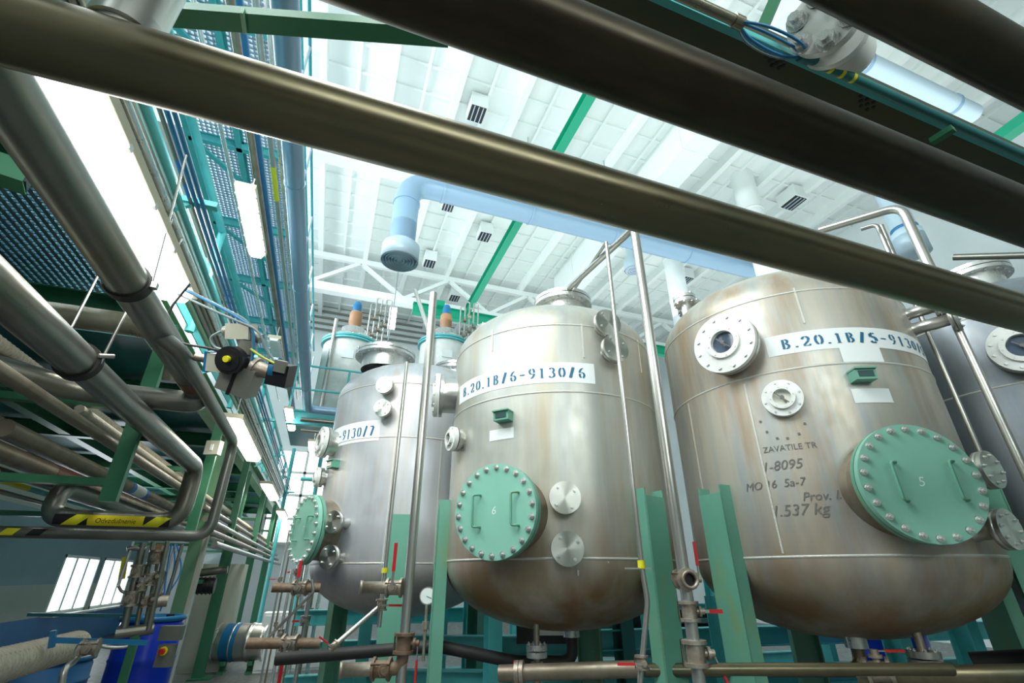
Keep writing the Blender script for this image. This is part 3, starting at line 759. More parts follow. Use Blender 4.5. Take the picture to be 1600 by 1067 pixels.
HB_ = .95; zB = EYE + HB_; xB = P(0, 455, Z=zB).x
yBc = P(128, 565, Z=zB).y; yBe = P(312, 730, Z=zB).y
t = thing('process_pipe', 'thick dark steel pipe looping back behind the yellow and black tape', 'pipe', (xB, 2, zB))
zb2 = P(200, 813, Y=yBe).z; xb2 = P(72, 815, Y=yBe).x
b = MB(); b.cyl((xB, .6, zB), (xB, yBc, zB), .082, 36); build(b, 'pipe', 'grey_pipe', t)
b = MB(); b.tube([(xB, yBc - .02, zB), (xB, yBe, zB), (xB, yBe, zb2), (xb2, yBe, zb2), (xb2, yBe + .03, zb2 + .26), (xb2 + .05, yBe + 8, zb2 + .26)], .076, 28, bend=.17); build(b, 'bent_pipe', 'grey_pipe', t)
b = MB(); M = frame((xB, yBc, zB), (0, 1, 0)); b.disc(M, .078, .096, (-.02, .03), 40); build(b, 'clamp', 'rubber', t)
b = MB(); b.tube([(xB + .09, yBc, zB), (xB + .17, yBc - .05, zB + .9)], .007, 6); b.tube([(xB - .09, yBc, zB), (xB - .06, yBc, zB + .9)], .007, 6); b.cyl((xB + .085, yBc - .03, zB + .03), (xB + .13, yBc + .01, zB + .05), .012, 8); build(b, 'hanger_rod', 'steel', t)

# hazard tape on the run
def tape(par, x0, x1, yc, zc, r, m, a0=-1.0, a1=.9, skew=0, name='hazard_tape', off=.002):
    b = MB(); n = 8; vs = []
    for i in range(n + 1):
        a = a0 + (a1 - a0) * i / n
        for xx in (x0, x1): vs.append(V((xx + skew * (i / n - .5), yc - (r + off) * cos(a), zc + (r + off) * sin(a))))
    b.add(vs, [(2 * i, 2 * i + 1, 2 * i + 3, 2 * i + 2) for i in range(n)], True)
    return build(b, name, m, par)
XT = lambda px: P(px, 822, Y=yBe - .076).x
rb = .076; aa0, aa1 = -.75, .40
tape(t, XT(78), XT(263), yBe, zb2, rb, 'black', aa0, aa1)
tape(t, XT(102), XT(128), yBe, zb2, rb, 'yellow', aa0, aa1, .10, off=.0035)
tape(t, XT(133), XT(222), yBe, zb2, rb, 'yellow_sign', aa0, aa1, off=.004)
tape(t, XT(230), XT(256), yBe, zb2, rb, 'yellow', aa0, aa1, .10, off=.0035)
xs = XT(145); wid = XT(210) - xs
mb = font('Odvzdušnenie', 1, lambda u, v: V((u, v, 0)), .2); w0 = max(v[0] for v in mb.v); ksz = wid / w0
mb.v = [tuple(V((xs + v[0] * ksz, yBe - (rb + .0055) * cos((v[1] * ksz - .031) / rb), zb2 + (rb + .0055) * sin((v[1] * ksz - .031) / rb)))) for v in mb.v]
stuff(build(mb, 'sign_lettering', 'black', t))

zC0 = EYE + 1.1; xC = P(365, 690, Z=zC0).x; yCe = P(365, 690, Z=zC0).y; zC2 = P(322, 838, Y=yCe).z
t = thing('branch_pipe', 'slim bright pipe branching from the wide grey pipe then dropping and turning left', 'pipe', (xC, 3, zC0))
b = MB(); s0 = P(262, 540, Z=zC0)
b.tube([(xA, s0.y, zA - .03), (xC, s0.y + .12, zC0 + .02), (xC, yCe, zC0), (xC, yCe, zC2), (-4.2, yCe, zC2)], .042, 24, bend=.13); build(b, 'pipe', 'grey_pipe', t)
for i in range(3): tape(t, P(-30 + i * 42, 822, Y=yCe).x, P(-8 + i * 42, 822, Y=yCe).x, yCe, zC2, .042, ['black', 'yellow', 'black'][i], -.6, .6, .04)
# upper cross pipe behind them
yU = 3.5; u0, u1 = P(80, 490, Y=yU), P(262, 507, Y=yU)
pipe_thing('elbow_pipe', 'pale olive pipe bending down just left of the valve actuator', [(u0.x - 1, yU, u0.z), (u1.x, yU, u0.z), (u1.x + .02, yU + .35, u0.z - .1), (u1.x + .02, yU + .4, u0.z - .22)], .075, 'olive_pipe', 28, .2)

# rack pipes under the mezzanine
def ypipe(label, px, py, h, r, m, y0=.5, y1=19, name='rack_pipe', hel=None, grp='pipes under the mezzanine', tapes=()):
    p = P(px, py, Z=EYE + h); t = thing(name, label, 'pipe', (p.x, y0, EYE + h), grp)
    b = MB(); b.cyl((p.x, y0, p.z), (p.x, y1, p.z), r, 20); build(b, 'pipe', m, t)
    if hel:
        g = MB(); g.helix((p.x, y0, p.z), (p.x, min(y1, y0 + 9), p.z), r, hel, .005); build(g, 'lagging_wrap', m, t)
    for (yy, L, tm) in tapes:
        g = MB(); g.cyl((p.x, yy, p.z), (p.x, yy + L, p.z), r * 1.025, 20); build(g, 'tape', tm, t)
    n = int((y1 - 1.2) // 4)
    return p
ypipe('outermost cream lagged pipe, highest of the low left rack', 0, 540, 1.25, .045, 'lagging', hel=.05)
ypipe('second cream lagged pipe, below and beside the highest lagged one', 0, 583, 1.25, .042, 'lagging', hel=.05)
ypipe('plain grey rack pipe crossing in front of the olive elbow', 60, 618, .85, .036, 'brown_pipe')
pd = ypipe('thick brown rack pipe carrying the upper brown tape label', 0, 668, 1.02, .07, 'brown_pipe', tapes=((5.05, .72, 'brown_tape'),))
pe = ypipe('thick grey-brown rack pipe carrying the lower brown tape label', 0, 706, .86, .072, 'brown_pipe', tapes=((5.63, .73, 'brown_tape'),))
ypipe('slim grey rack pipe just under the lower taped pipe', 0, 735, .80, .03, 'grey_pipe')
ypipe('slim teal rack pipe with a yellow mark', 0, 750, .76, .024, 'teal', tapes=((5.6, .5, 'yellow'),))
ypipe('slim rack pipe with blue bands, lowest on the left', 0, 768, .70, .022, 'grey_pipe', tapes=((3.1, .7, 'blue_tape'), (4.3, .5, 'blue_tape')))
ypipe('brown pipe with two blue and white tape bands behind the hanger', 200, 760, .88, .06, 'brown_pipe', y0=4.05, tapes=((6.5, .12, 'blue_tape'), (6.62, .36, 'paper'), (6.98, .12, 'blue_tape')))
ypipe('pale pipe nearest the green hanger posts', 190, 685, 1.05, .03, 'lagging', y0=4.05)
ypipe('thin pale pipe below the pale one at the hanger posts', 185, 700, .98, .026, 'olive_pipe', y0=4.05)
for i in range(5):
    ypipe(['tan far rack pipe, highest of five', 'tan far rack pipe, second of five', 'tan far rack pipe, third of five', 'tan far rack pipe, fourth of five', 'tan far rack pipe, lowest of five'][i], 340 + i * 2, 790 + i * 16, .9 - i * .14, .035, ['lagging', 'brown_pipe', 'olive_pipe', 'brown_pipe', 'grey_pipe'][i], y0=7.0)

# pipes and cables above the first lamp row, and beneath the upper grating
UP = [(165, .022, 'pale_green', 2.0, 'green conduit nearest the brightest lamp'), (181, .026, 'grey_pipe', 2.05, 'grey pipe second from the brightest lamp'),
      (196, .03, 'grey_pipe', 2.1, 'clipped grey pipe third from the brightest lamp'), (212, .02, 'bright_steel', 2.1, 'bright thin pipe fourth from the brightest lamp'),
      (225, .02, 'steel', 2.15, 'steel thin pipe with yellow labels'), (238, .02, 'teal', 2.1, 'teal thin pipe among the upper bundle'),
      (259, .012, 'grey_pipe', 2.2, 'thin grey line left of the two blue lines'), (269, .013, 'blue_pipe', 2.2, 'left one of two blue lines'),
      (280, .013, 'blue_pipe', 2.2, 'right one of two blue lines'), (345, .022, 'bright_steel', 4.2, 'bright thin pipe left of the upper lamps'),
      (424, .03, 'steel', 4.3, 'thin pipe with a yellow-green tag under the grating'), (438, .03, 'bright_steel', 4.4, 'left of two thin bright pipes beside the blue duct'),
      (448, .025, 'bright_steel', 4.4, 'right of two thin bright pipes beside the blue duct')]
for px, r, m, h, lb in UP:
    tp = ()
    if px == 225: tp = ((1.5, .25, 'yellow'), (1.9, .2, 'yellow'))
    if px == 424: tp = ((4.8, .6, 'yellow'),)
    if px == 259: tp = ((2.6, .12, 'blue_tape'), (2.8, .12, 'blue_tape'))
    ypipe(lb, px, 200 if px < 400 else 235, h, r, m, y0=.4, y1=15.5 if h < 3 else 13.5, name='conduit', grp='upper pipe and cable bundle', tapes=tp)
ypipe('rust-brown pipe running alongside the upper lamps', 392, 215, 3.6, .032, 'brown_pipe', y0=.4, y1=15, name='conduit', grp='upper pipe and cable bundle')
ypipe('dark blue pipe just right of the rust-brown one', 401, 215, 3.75, .035, 'motor_blue', y0=.4, y1=15, name='conduit', grp='upper pipe and cable bundle')

# big blue duct along the mezzanine edge
hD = 3.1; pD = P(458, 240, Z=EYE + hD); yDe = P(490, 640, Z=EYE + hD).y
t = thing('blue_main', 'long pale blue main pipe running away along the grating edge', 'pipe', pD)
b = MB(); b.tube([(pD.x, -1, pD.z), (pD.x, yDe, pD.z), (pD.x + 2.5, yDe, pD.z)], .083, 28, .16); build(b, 'pipe', 'duct_blue', t)
for yy in (1.8, 3.6, 5.4, 7.2, 9): ring(t, (pD.x, yy, pD.z), (pD.x, yy + .025, pD.z), .089)

# ------------------------------------------------------------------ mezzanine steelwork
zM = 3.55
t = thing('lower_mezzanine', 'green steel mezzanine with blue grating above the left pipes', 'platform', (-3, 2, zM))
b = MB(); b.ibeam((-1.6, .2, zM - .12), (-1.6, 19.5, zM - .12), .16, .26); build(b, 'edge_beam', 'leaf_green', t)
b = MB(); b.ibeam((-2.6, .2, zM - .12), (-2.6, 19.5, zM - .12), .14, .22); build(b, 'inner_beam', 'green', t)
b = MB(); b.ibeam((-3.7, .2, zM - .12), (-3.7, 19.5, zM - .12), .14, .22); build(b, 'inner_beam', 'green', t)
for yy in (2.55, 4.2, 6.3, 8.6, 11, 13.4, 15.8, 18.2):
    b = MB(); b.ibeam((-1.66, yy, zM - .14), (-5.2, yy, zM - .14), .13, .2); build(b, 'cross_beam', 'green', t)
g = MB()
yy = .3
while yy < 5.0: g.box((-3.4, yy, zM + .02), (3.5, .012, .03)); yy += .055
xx = -1.7
i = 0
while xx > -5.2: g.box((xx, 2.65, zM + .015), (.028, 4.7, .024)); xx -= .05
stuff(build(g, 'grating', 'grating_blue', t))
g = MB(); g.box((-3.45, 12.3, zM + .02), (3.5, 14.4, .01)); build(g, 'deck_plate', 'deep_teal', t)
sq = P(18, 270, Z=3.0)
b = MB(); M = frame(sq, (.9, .35, 0)); b.bar(sq - V((1.0, .3, 0)), sq + V((.05, .02, 0)), .1, .1)
o = build(b, 'square_tube', 'green', t)
b = MB(); b.bar(sq + V((.045, .018, 0)), sq + V((.055, .022, 0)), .085, .085); build(b, 'tube_opening', 'black', t)

for i, yy in enumerate((7.9, 10.5, 14.0, 18.0)):
    lb = ['green steel column with a pale flange nearest the blue barrel', 'dark green steel column behind the horizontal drum', 'third green column along the mezzanine edge', 'farthest green column along the mezzanine edge'][i]
    t = thing('steel_column', lb, 'column', (-1.5, yy, 0), 'mezzanine columns')
    b = MB(); b.ibeam((-1.56, yy, 0), (-1.56, yy, zM - .25), .16, .14, .014, up=(0, 1, 0)); build(b, 'shaft', 'leaf_green' if i == 0 else 'green', t)
    b = MB(); b.box((-1.52, yy, .012), (.34, .34, .024)); build(b, 'base_plate', 'green', t)
    if i == 0: b = MB(); b.box((-1.465, yy - .02, (zM - .25) / 2), (.05, .12, zM - .3)); build(b, 'edge_strip', 'cream', t)
for i, yy in enumerate((4.1, 6.6, 9.2, 12.4, 15.6)):
    lb = ['green pipe hanger nearest the looping dark pipe', 'second green pipe hanger along the rack', 'third green pipe hanger along the rack', 'fourth green pipe hanger along the rack', 'farthest green pipe hanger along the rack'][i]
    t = thing('pipe_hanger', lb, 'pipe hanger', (-1.42, yy, 1.9), 'pipe rack hangers')
    b = MB(); b.bar((-1.40, yy, 1.95), (-1.40, yy, zM - .25), .10, .06, up=(0, 1, 0)); build(b, 'post', 'green', t)
    b = MB(); b.bar((-1.40, yy + .05, 2.08), (-3.6, yy + .05, 2.08), .08, .05); build(b, 'arm', 'green', t)
    b = MB(); b.bar((-1.40, yy + .05, 2.62), (-3.6, yy + .05, 2.62), .08, .05); build(b, 'arm', 'green', t)

# upper mezzanine: grating, teal beams, braces, handrail
zU = 6.9
xr0, xl0 = P(462, 200, Z=zU).x, P(300, 200, Z=zU).x
t = thing('upper_mezzanine', 'high teal platform of steel grating over the upper lamps', 'platform', ((xr0 + xl0) / 2, 4, zU))
for xx, m in ((xr0 - .05, 'teal'), ((xr0 + xl0) / 2 - .05, 'teal'), (xl0, 'teal')):
    b = MB(); b.ibeam((xx, -1, zU - .1), (xx, 15.5, zU - .1), .07, .14); build(b, 'long_beam', m, t)
for i in range(9):
    yy = .3 + i * 1.8; b = MB(); b.ibeam((xl0, yy, zU - .1), (xr0, yy, zU - .1), .07, .14); build(b, 'cross_beam', 'teal', t)
    b = MB(); b.bar((xl0 + .1, yy + .1, zU - .15), (xl0 + .9, yy + 1.1, zU - .15), .07, .03); build(b, 'brace', 'teal', t)
g = MB(); yy = -1
while yy < 15.5: g.box(((xl0 + xr0) / 2, yy, zU + .02), (xr0 - xl0, .022, .03)); yy += .06
xx = xl0
while xx < xr0: g.box((xx, 7.25, zU + .02), (.012, 16.5, .04)); xx += .06
stuff(build(g, 'grating', 'grating_steel', t))
xh = P(487, 300, Z=zU + 1.0).x
t = thing('edge_handrail', 'thin pale teal handrail along the edge beside the blue main pipe', 'handrail', (xh, 4, zU))
b = MB(); b.tube([(xh, -1, zU + 1.0), (xh, 15, zU + 1.0)], .025, 8); b.tube([(xh, -1, zU + .5), (xh, 15, zU + .5)], .018, 8); build(b, 'rail', 'teal', t)
for i in range(9):
    b = MB(); yy = .8 + i * 1.8; b.tube([(xr0 + .02, yy, zU - .1), (xh, yy + .3, zU + .3), (xh, yy + .3, zU + 1.0)], .025, 8); build(b, 'post', 'duct_pale', t)

# handrail of the lower mezzanine, seen from underneath
t = thing('mezzanine_handrail', 'pale teal tube handrail with upright posts among the upper pipe bundle', 'handrail', (-1.47, 6, zM))
for zz, rr in ((4.72, .034), (4.2, .02)):
    b = MB(); b.tube([(-1.47, .3, zz), (-1.47, 19, zz)], rr, 12); build(b, 'rail', 'teal', t)
b = MB(); b.box((-1.49, 9.6, zM + .12), (.012, 18.6, .14)); build(b, 'toe_board', 'teal', t)
for i in range(7):
    yy = 2.36 + i * 2.4
    b = MB(); b.tube([(-1.47, yy, zM), (-1.47, yy, 4.72)], .036, 12); build(b, 'post', 'teal', t)
    b = MB(); b.tube([(-1.47, yy + .05, zM + .1), (-1.47, yy + 1.1, 4.2)], .018, 8); build(b, 'brace', 'duct_pale', t)
for i in range(6):
    yy = 3.0 + i * 2.6; tt = thing('bundle_bracket', ['teal strut carrying the pipe bundle nearest the brightest lamp', 'teal strut carrying the pipe bundle above the valve actuator', 'third teal strut along the pipe bundle', 'fourth teal strut along the pipe bundle', 'fifth teal strut along the pipe bundle', 'farthest teal strut along the pipe bundle'][i], 'bracket', (-1.1, yy, 3.6), 'pipe bundle struts')
    b = MB(); b.bar((-1.5, yy, 3.72), (-1.0, yy, 3.72), .05, .04); build(b, 'arm', 'teal', tt)
    b = MB(); b.bar((-1.5, yy, 3.45), (-1.15, yy, 3.70), .03, .03); build(b, 'strut', 'teal', tt)

# ------------------------------------------------------------------ lamps
CLIP = MB().box((0, 0, 0), (.012, .03, .03)).mesh('clip', 'steel')
def lamp(name, X, y0, y1, z, w, label, lit='lamp_on', power=25, tray=True):
    t = thing(name, label, 'lamp', (X, (y0 + y1) / 2, z), 'fluorescent lamps')
    M = Matrix.Translation((X, (y0 + y1) / 2, z)); L = y1 - y0; h = .05
    b = MB(); prof = [(-w / 2, 0), (-w * .36, -h), (w * .36, -h), (w / 2, 0)]
    rings_ = [(-L / 2, .75), (-L / 2 + .06, 1), (L / 2 - .06, 1), (L / 2, .75)]
    vs = [M @ V((x * s, y, zz * s)) for y, s in rings_ for x, zz in prof]
    b.add(vs, [(4 * i + k, 4 * i + k + 1, 4 * i + k + 5, 4 * i + k + 4) for i in range(3) for k in range(3)] + [(0, 1, 2, 3), (15, 14, 13, 12)])
    build(b, 'diffuser', lit, t)
    b = MB(); b.box((X, (y0 + y1) / 2, z + .025), (w * 1.05, L, .05)); build(b, 'housing', 'lamp_housing', t)
    for yy in (y0 + .2, y1 - .2):
        b = MB(); b.cyl((X, yy, z + .05), (X, yy, z + .28), .005, 6); build(b, 'hanger_rod', 'steel', t)
    for i in range(5):
        for s in (-1, 1): inst(CLIP, 'clip', t, Matrix.Translation((X + s * w * .5, y0 + L * (i + .5) / 5, z)))
    if power:
        l = bpy.data.lights.new('lamp_light', 'AREA'); l.shape = 'RECTANGLE'; l.size = w; l.size_y = L; l.energy = power; l.color = (1, 1, .95)
        o = bpy.data.objects.new('lamp_light', l); place(o, t, Matrix.Translation((X, (y0 + y1) / 2, z - .07)))
    return t
lamp('fluorescent_lamp', -1.05, 1.25, 2.98, 3.0, .22, 'largest and brightest fluorescent lamp beside the wide grey pipe', power=6)
lamp('fluorescent_lamp', -1.10, 5.6, 7.7, 3.0, .2, 'fluorescent lamp with a clipped edge past the dropping slim pipe', 'lamp_warm', 8)
lamp('fluorescent_lamp', -1.12, 9.9, 11.9, 3.0, .2, 'small fluorescent lamp right after the one past the slim pipe', 'lamp_warm', 20)
lamp('fluorescent_lamp', -1.14, 14.2, 16.0, 3.0, .2, 'smallest low fluorescent lamp by the left tank hatch', 'lamp_warm', 15)
zL = 4.5; xL2 = P(392, 345, Z=zL).x
ys = [P(372, 290, Z=zL).y, P(412, 400, Z=zL).y]
lamp('fluorescent_lamp', xL2, ys[0], ys[1], zL, .16, 'long upper fluorescent lamp under the grating', power=35)
y2 = P(425, 528, Z=zL).y; lamp('fluorescent_lamp', xL2 + .02, y2, y2 + 1.2, zL, .16, 'unlit grey lamp second along the upper row', 'white_enamel', 0)
y3 = P(447, 638, Z=zL).y; lamp('fluorescent_lamp', xL2 + .05, y3, y3 + 1.6, zL, .16, 'small upper lamp farthest along beside the blue main pipe', power=15)
p = P(490, 690, Y=11); lamp('fluorescent_lamp', p.x, 11, 12.0, p.z, .22, 'small warm lamp just left of the pale blue-grey tank', 'lamp_warm', 0)
a, c = P(616, 482, Y=14), P(611, 513, Y=14)
t = thing('pendant_lamp', 'white pendant lamp hanging under the far truss', 'lamp', c)
b = MB(); b.box((c.x, 14, (a.z + c.z) / 2), (.22, .12, a.z - c.z)); build(b, 'diffuser', 'lamp_on', t)
b = MB(); b.tube([(c.x, 14, a.z), (c.x, 14, ZC)], .015, 6); b.tube([(c.x - .02, 14, c.z), (c.x - .1, 14, c.z - 1.4)], .02, 6); build(b, 'rod', 'cable_grey', t)

# ------------------------------------------------------------------ valve actuator
ac = P(375, 572, D=3.0)
t = thing('valve_actuator', 'motorised valve with round black cap and yellow button beside the slim pipe', 'actuator', ac)
fx = V((CY, -SY, 0)); fu = V((SP * -SY, SP * -CY, CP)); fn = V((-CP * SY, -CP * CY, -SP))
AM = Matrix(((fx.x, fu.x, fn.x, ac.x), (fx.y, fu.y, fn.y, ac.y), (fx.z, fu.z, fn.z, ac.z), (0, 0, 0, 1))) @ Matrix.Rotation(-.12, 4, 'Z')
k = 1 / 744 * (ray(375, 572).normalized().dot(V((SY * CP, CY * CP, SP)))) * (ac - cam.location).length
def A(x, y, z=0): return AM @ V((x * k, y * k, z))
def abox(x0, y0, x1, y1, z0, z1, m, n, rot=0):
    b = MB(); M = AM @ Matrix.Translation(((x0 + x1) / 2 * k, (y0 + y1) / 2 * k, 0)) @ Matrix.Rotation(rot, 4, 'Z'); b.box((0, 0, (z0 + z1) / 2), (abs(x1 - x0) * k, abs(y1 - y0) * k, z1 - z0), M); return build(b, n, m, t)
abox(-45, -12, -14, 16, -.06, .05, 'cream', 'gear_housing')
abox(-50, -14, -42, 18, -.055, .045, 'motor_blue', 'blue_gasket')
b = MB(); b.cyl(A(-70, 6, 0), A(-48, 4, 0), .024, 16); build(b, 'inlet', 'valve_metal', t)
b = MB(); b.cyl(A(-3, 10, -.02), A(-3, 10, .10), .088 * .9, 28); b.cyl(A(-3, 10, .1), A(-3, 10, .104), .062, 28); cap = build(b, 'handwheel_cap', 'black', t)
b = MB(); b.cyl(A(-4, 12, .104), A(-4, 12, .125), .018, 16); build(b, 'yellow_button', 'yellow', cap)
o = abox(-22, -42, 28, 2, -.07, .06, 'casting', 'motor_body', -.25)
abox(-2, -44, 3, 2, .055, .068, 'black', 'stripe', -.25)
b = MB(); b.cyl(A(24, 0, 0), A(52, -6, 0), .05, 20, .035); b.cyl(A(20, 2, 0), A(26, 0, 0), .06, 20); build(b, 'outlet', 'valve_metal', t)
abox(50, -22, 82, 12, -.05, .06, 'black', 'solenoid', -.1)
abox(62, 0, 80, 18, .05, .075, 'casting', 'solenoid_plate', -.1)
b = MB(); b.cyl(A(52, 2, .0), A(60, 2, .0), .068, 20); build(b, 'blue_ring', 'motor_blue', t)
abox(-22, 42, 14, 66, -.05, .05, 'cream', 'junction_box', .1)
b = MB(); b.cyl(A(-30, 50, 0), A(-22, 52, 0), .035, 12); b.cyl(A(14, 50, 0), A(28, 46, 0), .03, 12); build(b, 'cable_gland', 'casting', t)
b = MB(); b.cyl(A(8, 20, 0), A(8, 42, 0), .05, 16); build(b, 'neck', 'casting', t)
for i, (m, pts) in enumerate([('cable_grey', [(-95, 110), (-40, 90), (15, 70), (22, 20), (18, -5)]), ('cable_blue', [(-95, 108), (-30, 86), (22, 62), (24, 20), (22, -2)]),
        ('cable_grey', [(-100, 100), (-20, 74), (30, 60), (45, 30), (60, 15)]), ('cable_yellow', [(22, 30), (40, 20), (62, 12)]),
        ('rubber', [(-80, 118), (-110, 70), (-100, 30), (-75, 25), (-40, 24), (-20, 20)]), ('cable_grey', [(-22, 52), (-40, 40), (-30, 25), (-10, 24)])]):
    b = MB(); b.tube([A(x, y, .03 + .01 * i) for x, y in pts], .007, 8, .08); build(b, 'cable', m, t)

# ------------------------------------------------------------------ standing pipes and valves by the tanks
def ball_valve(par, p, ax, r, lever=None, m='valve_metal'):
    """body with two flanges along ax at p; lever = (direction, length) of the red handle"""
    ax = V(ax).normalized(); p = V(p); M = frame(p, ax)
    b = MB()
    for z in (-1.5, 1.1): b.disc(M, 0, r * 1.75, (z * r, (z + .45) * r), 8)
    b.cyl(p - ax * r * 1.2, p + ax * r * 1.2, r * 1.3, 8)
    side = V(lever[0]).normalized() if lever else V((0, 0, 1))
    st = lever[2] if lever and len(lever) > 2 else V((0, -1, 0))
    st = V(st).normalized()
    b.cyl(p, p + st * r * 2.6, r * .5, 10); b.cyl(p + st * r * 1.6, p + st * r * 2.0, r * .9, 6)
    for z in (-.9, .9):
        for s in (-1, 1): b.cyl(M @ V((s * r * 1.45, r * .8, -1.5 * r)), M @ V((s * r * 1.45, r * .8, 1.6 * r)), r * .16, 6)
    o = build(b, 'valve', m, par)
    if lever:
        b = MB(); q = p + st * r * 2.4; e = q + side * lever[1] * .4; b.bar(q, e, r * .5, r * .16, up=st); build(b, 'lever', 'steel', o)
        b = MB(); b.bar(e - side * .01, q + side * lever[1], r * .62, r * .3, up=st); build(b, 'red_grip', 'red', o)
    return o
def openend(par, p, q, r, m='valve_metal'):
    p, q = V(p), V(q); n = (q - p).normalized(); M = frame(p, q - p); L = (q - p).length
    b = MB(); b.lathe([(r * .82, L - .06), (r * .82, L), (r, L), (r * 1.15, L), (r * 1.15, L - .02), (r, L - .02), (r, 0)], M, 24); o = build(b, 'stub', m, par)
    b = MB(); b.disc(M, 0, r * .82, (L - .05, L - .045), 24); build(b, 'bore', 'black', par)

up = V((0, 0, 1)); left = V((-CY, SY, 0)); toward = V((-SY, -CY, 0))
# pole A
dA = 3.5; a = P(675, 458, D=dA); c = P(640, 900, D=dA); PX, PY = c.x, c.y
t = thing('sample_pipe', 'steel standpipe between the left and middle tanks with rusty valves at its foot', 'pipe', (PX, PY, 0))
b = MB(); b.cyl((PX, PY, .62), (PX, PY, a.z), .031, 24); build(b, 'pipe', 'steel', t)
b = MB(); b.tube([(PX, PY, 3.2), (PX + .05, PY + .25, 3.35), (PX - .05, PY + .9, 4.2)], .02, 12); build(b, 'branch', 'steel', t)
z1 = P(636, 918, D=dA).z; q = V((PX, PY, z1))
ball_valve(t, q + left * .09, left, .033, (V((0, 0, 1)), .26, toward)); openend(t, q + left * .14, q + left * .30 + toward * .05, .036)
z2 = P(632, 1005, D=dA).z; ball_valve(t, (PX, PY, z2), up, .036, (V((0, 0, -1)), .24, -left), 'rust')
q = V((PX, PY, P(630, 1045, D=dA).z)); b = MB(); b.tube([(PX, PY, z2), q, q + left * .25], .036, 16); build(b, 'elbow', 'rust', t)
ball_valve(t, q + left * .12, left, .036, None, 'rust'); openend(t, q + left * .18, q + left * .36 + toward * .05, .038)
# thin pipe left
a = P(630, 565, D=3.7); c = P(600, 905, D=3.7)
t = thing('thin_standpipe', 'thin standpipe with a yellow clip left of the taller standpipe', 'pipe', (c.x, c.y, 0))
b = MB(); b.cyl((c.x, c.y, 1.2), (c.x, c.y, a.z), .014, 12); build(b, 'pipe', 'steel', t)
q = V((c.x, c.y, P(597, 895, D=3.7).z)); b = MB(); b.cyl(q, q + up * .03, .022, 12); build(b, 'yellow_clip', 'yellow', t)
v = V((c.x, c.y, P(594, 945, D=3.7).z)); ball_valve(t, v, up, .022, (-left, .18, toward)); 
b = MB(); e = P(515, 1015, D=3.6); b.tube([v, e], .014, 12); build(b, 'drain', 'steel', t); ball_valve(t, e.lerp(v, .08), e - v, .016, (left * 1 + up * .6, .1, toward))
# pole B
dB = 3.55; a = P(988, 352, D=dB); c = P(1066, 880, D=dB); PX, PY = c.x, c.y
t = thing('fill_pipe', 'tall bright standpipe between the middle and right tanks with stacked valves', 'pipe', (PX, PY, 0))
b = MB(); b.cyl((PX, PY, .1), (PX, PY, a.z), .038, 24); build(b, 'pipe', 'steel', t)
e1 = V((T6[0] - .02, T6[1] - .25, tz))
b = MB(); b.tube([(PX, PY, a.z - .03), V((e1.x, e1.y, a.z + .12)).lerp(V((PX, PY, a.z)), .15), e1 + V((0, 0, .12)), e1], .032, 16, .1); build(b, 'overhead_branch', 'steel', t)
zq = P(1070, 905, D=dB).z; q = V((PX, PY, zq)); openend(t, q, q + toward * .12, .045); ball_valve(t, q, toward, .04, (V((0, 0, 1)), .22, -left))
for yy, rr in ((955, .036), (1020, .044)): ball_valve(t, (PX, PY, P(1072, yy, D=dB).z), up, rr, (V((0, 0, -1)) - left * .4, .2, -left) if yy > 1000 else (-left, .12, -left))
q = V((PX, PY, P(1075, 1045, D=dB).z)); b = MB(); b.tube([q, q - left * 1.5], .034, 16); build(b, 'header', 'dark_pipe', t)
# thin pipe on tank 6
dT = 3.75
a = P(955, 380, D=dT); c = P(1003, 888, D=dT)
t = thing('gauge_pipe', 'thin bright pipe in front of the middle tank held by a yellow clip', 'pipe', (c.x, c.y, 0))
b = MB(); b.tube([(c.x, c.y, a.z), (c.x, c.y, c.z), P(1012, 940, D=dT), P(1000, 1067, D=dT), P(1000, 1100, D=dT)], .018, 12); build(b, 'pipe', 'steel', t)
b = MB(); b.cyl(c, c + up * .05, .026, 12); build(b, 'yellow_clip', 'yellow', t)
b = MB(); b.bar(c - left * .06, c + left * .12, .03, .01); build(b, 'bracket', 'steel', t)
v = P(1003, 1035, D=dT); ball_valve(t, v, up, .026, (left, .17, toward))
b = MB(); q = V((c.x, c.y, a.z)); b.tube([q, q + up * .02, V((T6[0] + .16, T6[1] - .2, tz + .1)), V((T6[0] + .16, T6[1] - .2, tz))], .016, 10); build(b, 'top_link', 'steel', t)
# right side pipes between tank 5 and tank 4
for i, (q0, q1, r, lb) in enumerate([((1500, 530), (1600, 735), .03, 'bright slanted-looking standpipe right of the brown tank by the edge'), ((1450, 480), (1528, 700), .02, 'thin dark standpipe close to the right side of the brown tank')]):
    D = 5.1 if i == 0 else 5.4
    c = P(q1[0], q1[1], D=D); a = P(q0[0], q0[1], D=D)
    b = MB(); b.cyl((c.x, c.y, .05), (c.x, c.y, a.z + 1.0), r, 16); tag(build(b, 'standpipe', 'steel'), lb, 'pipe')
# overhead bright pipes top right
a, m1, c = P(1290, 352, D=5.0), P(1408, 322, D=5.0), P(1440, 385, D=5.0)
b = MB(); b.tube([P(1280, 360, D=5.0), m1, V((m1.x, m1.y, 3.8))], .04, 16, .12); tag(build(b, 'overflow_pipe', 'steel'), 'bright pipe bending down above the brown tank near the blue vent duct', 'pipe')
b = MB(); q = P(1370, 350, D=5.2); b.tube([P(1345, 358, D=5.2), q, V((q.x, q.y, 4.0))], .022, 12, .06); tag(build(b, 'overflow_pipe', 'steel'), 'thin bent pipe beside the bright one above the brown tank', 'pipe')
a, c = P(1490, 402, D=5.4), P(1640, 398, D=5.4)
b = MB(); b.tube([a, c], .03, 12); tag(build(b, 'transfer_pipe', 'grey_pipe'), 'grey level pipe over the dark tank at the right edge', 'pipe')

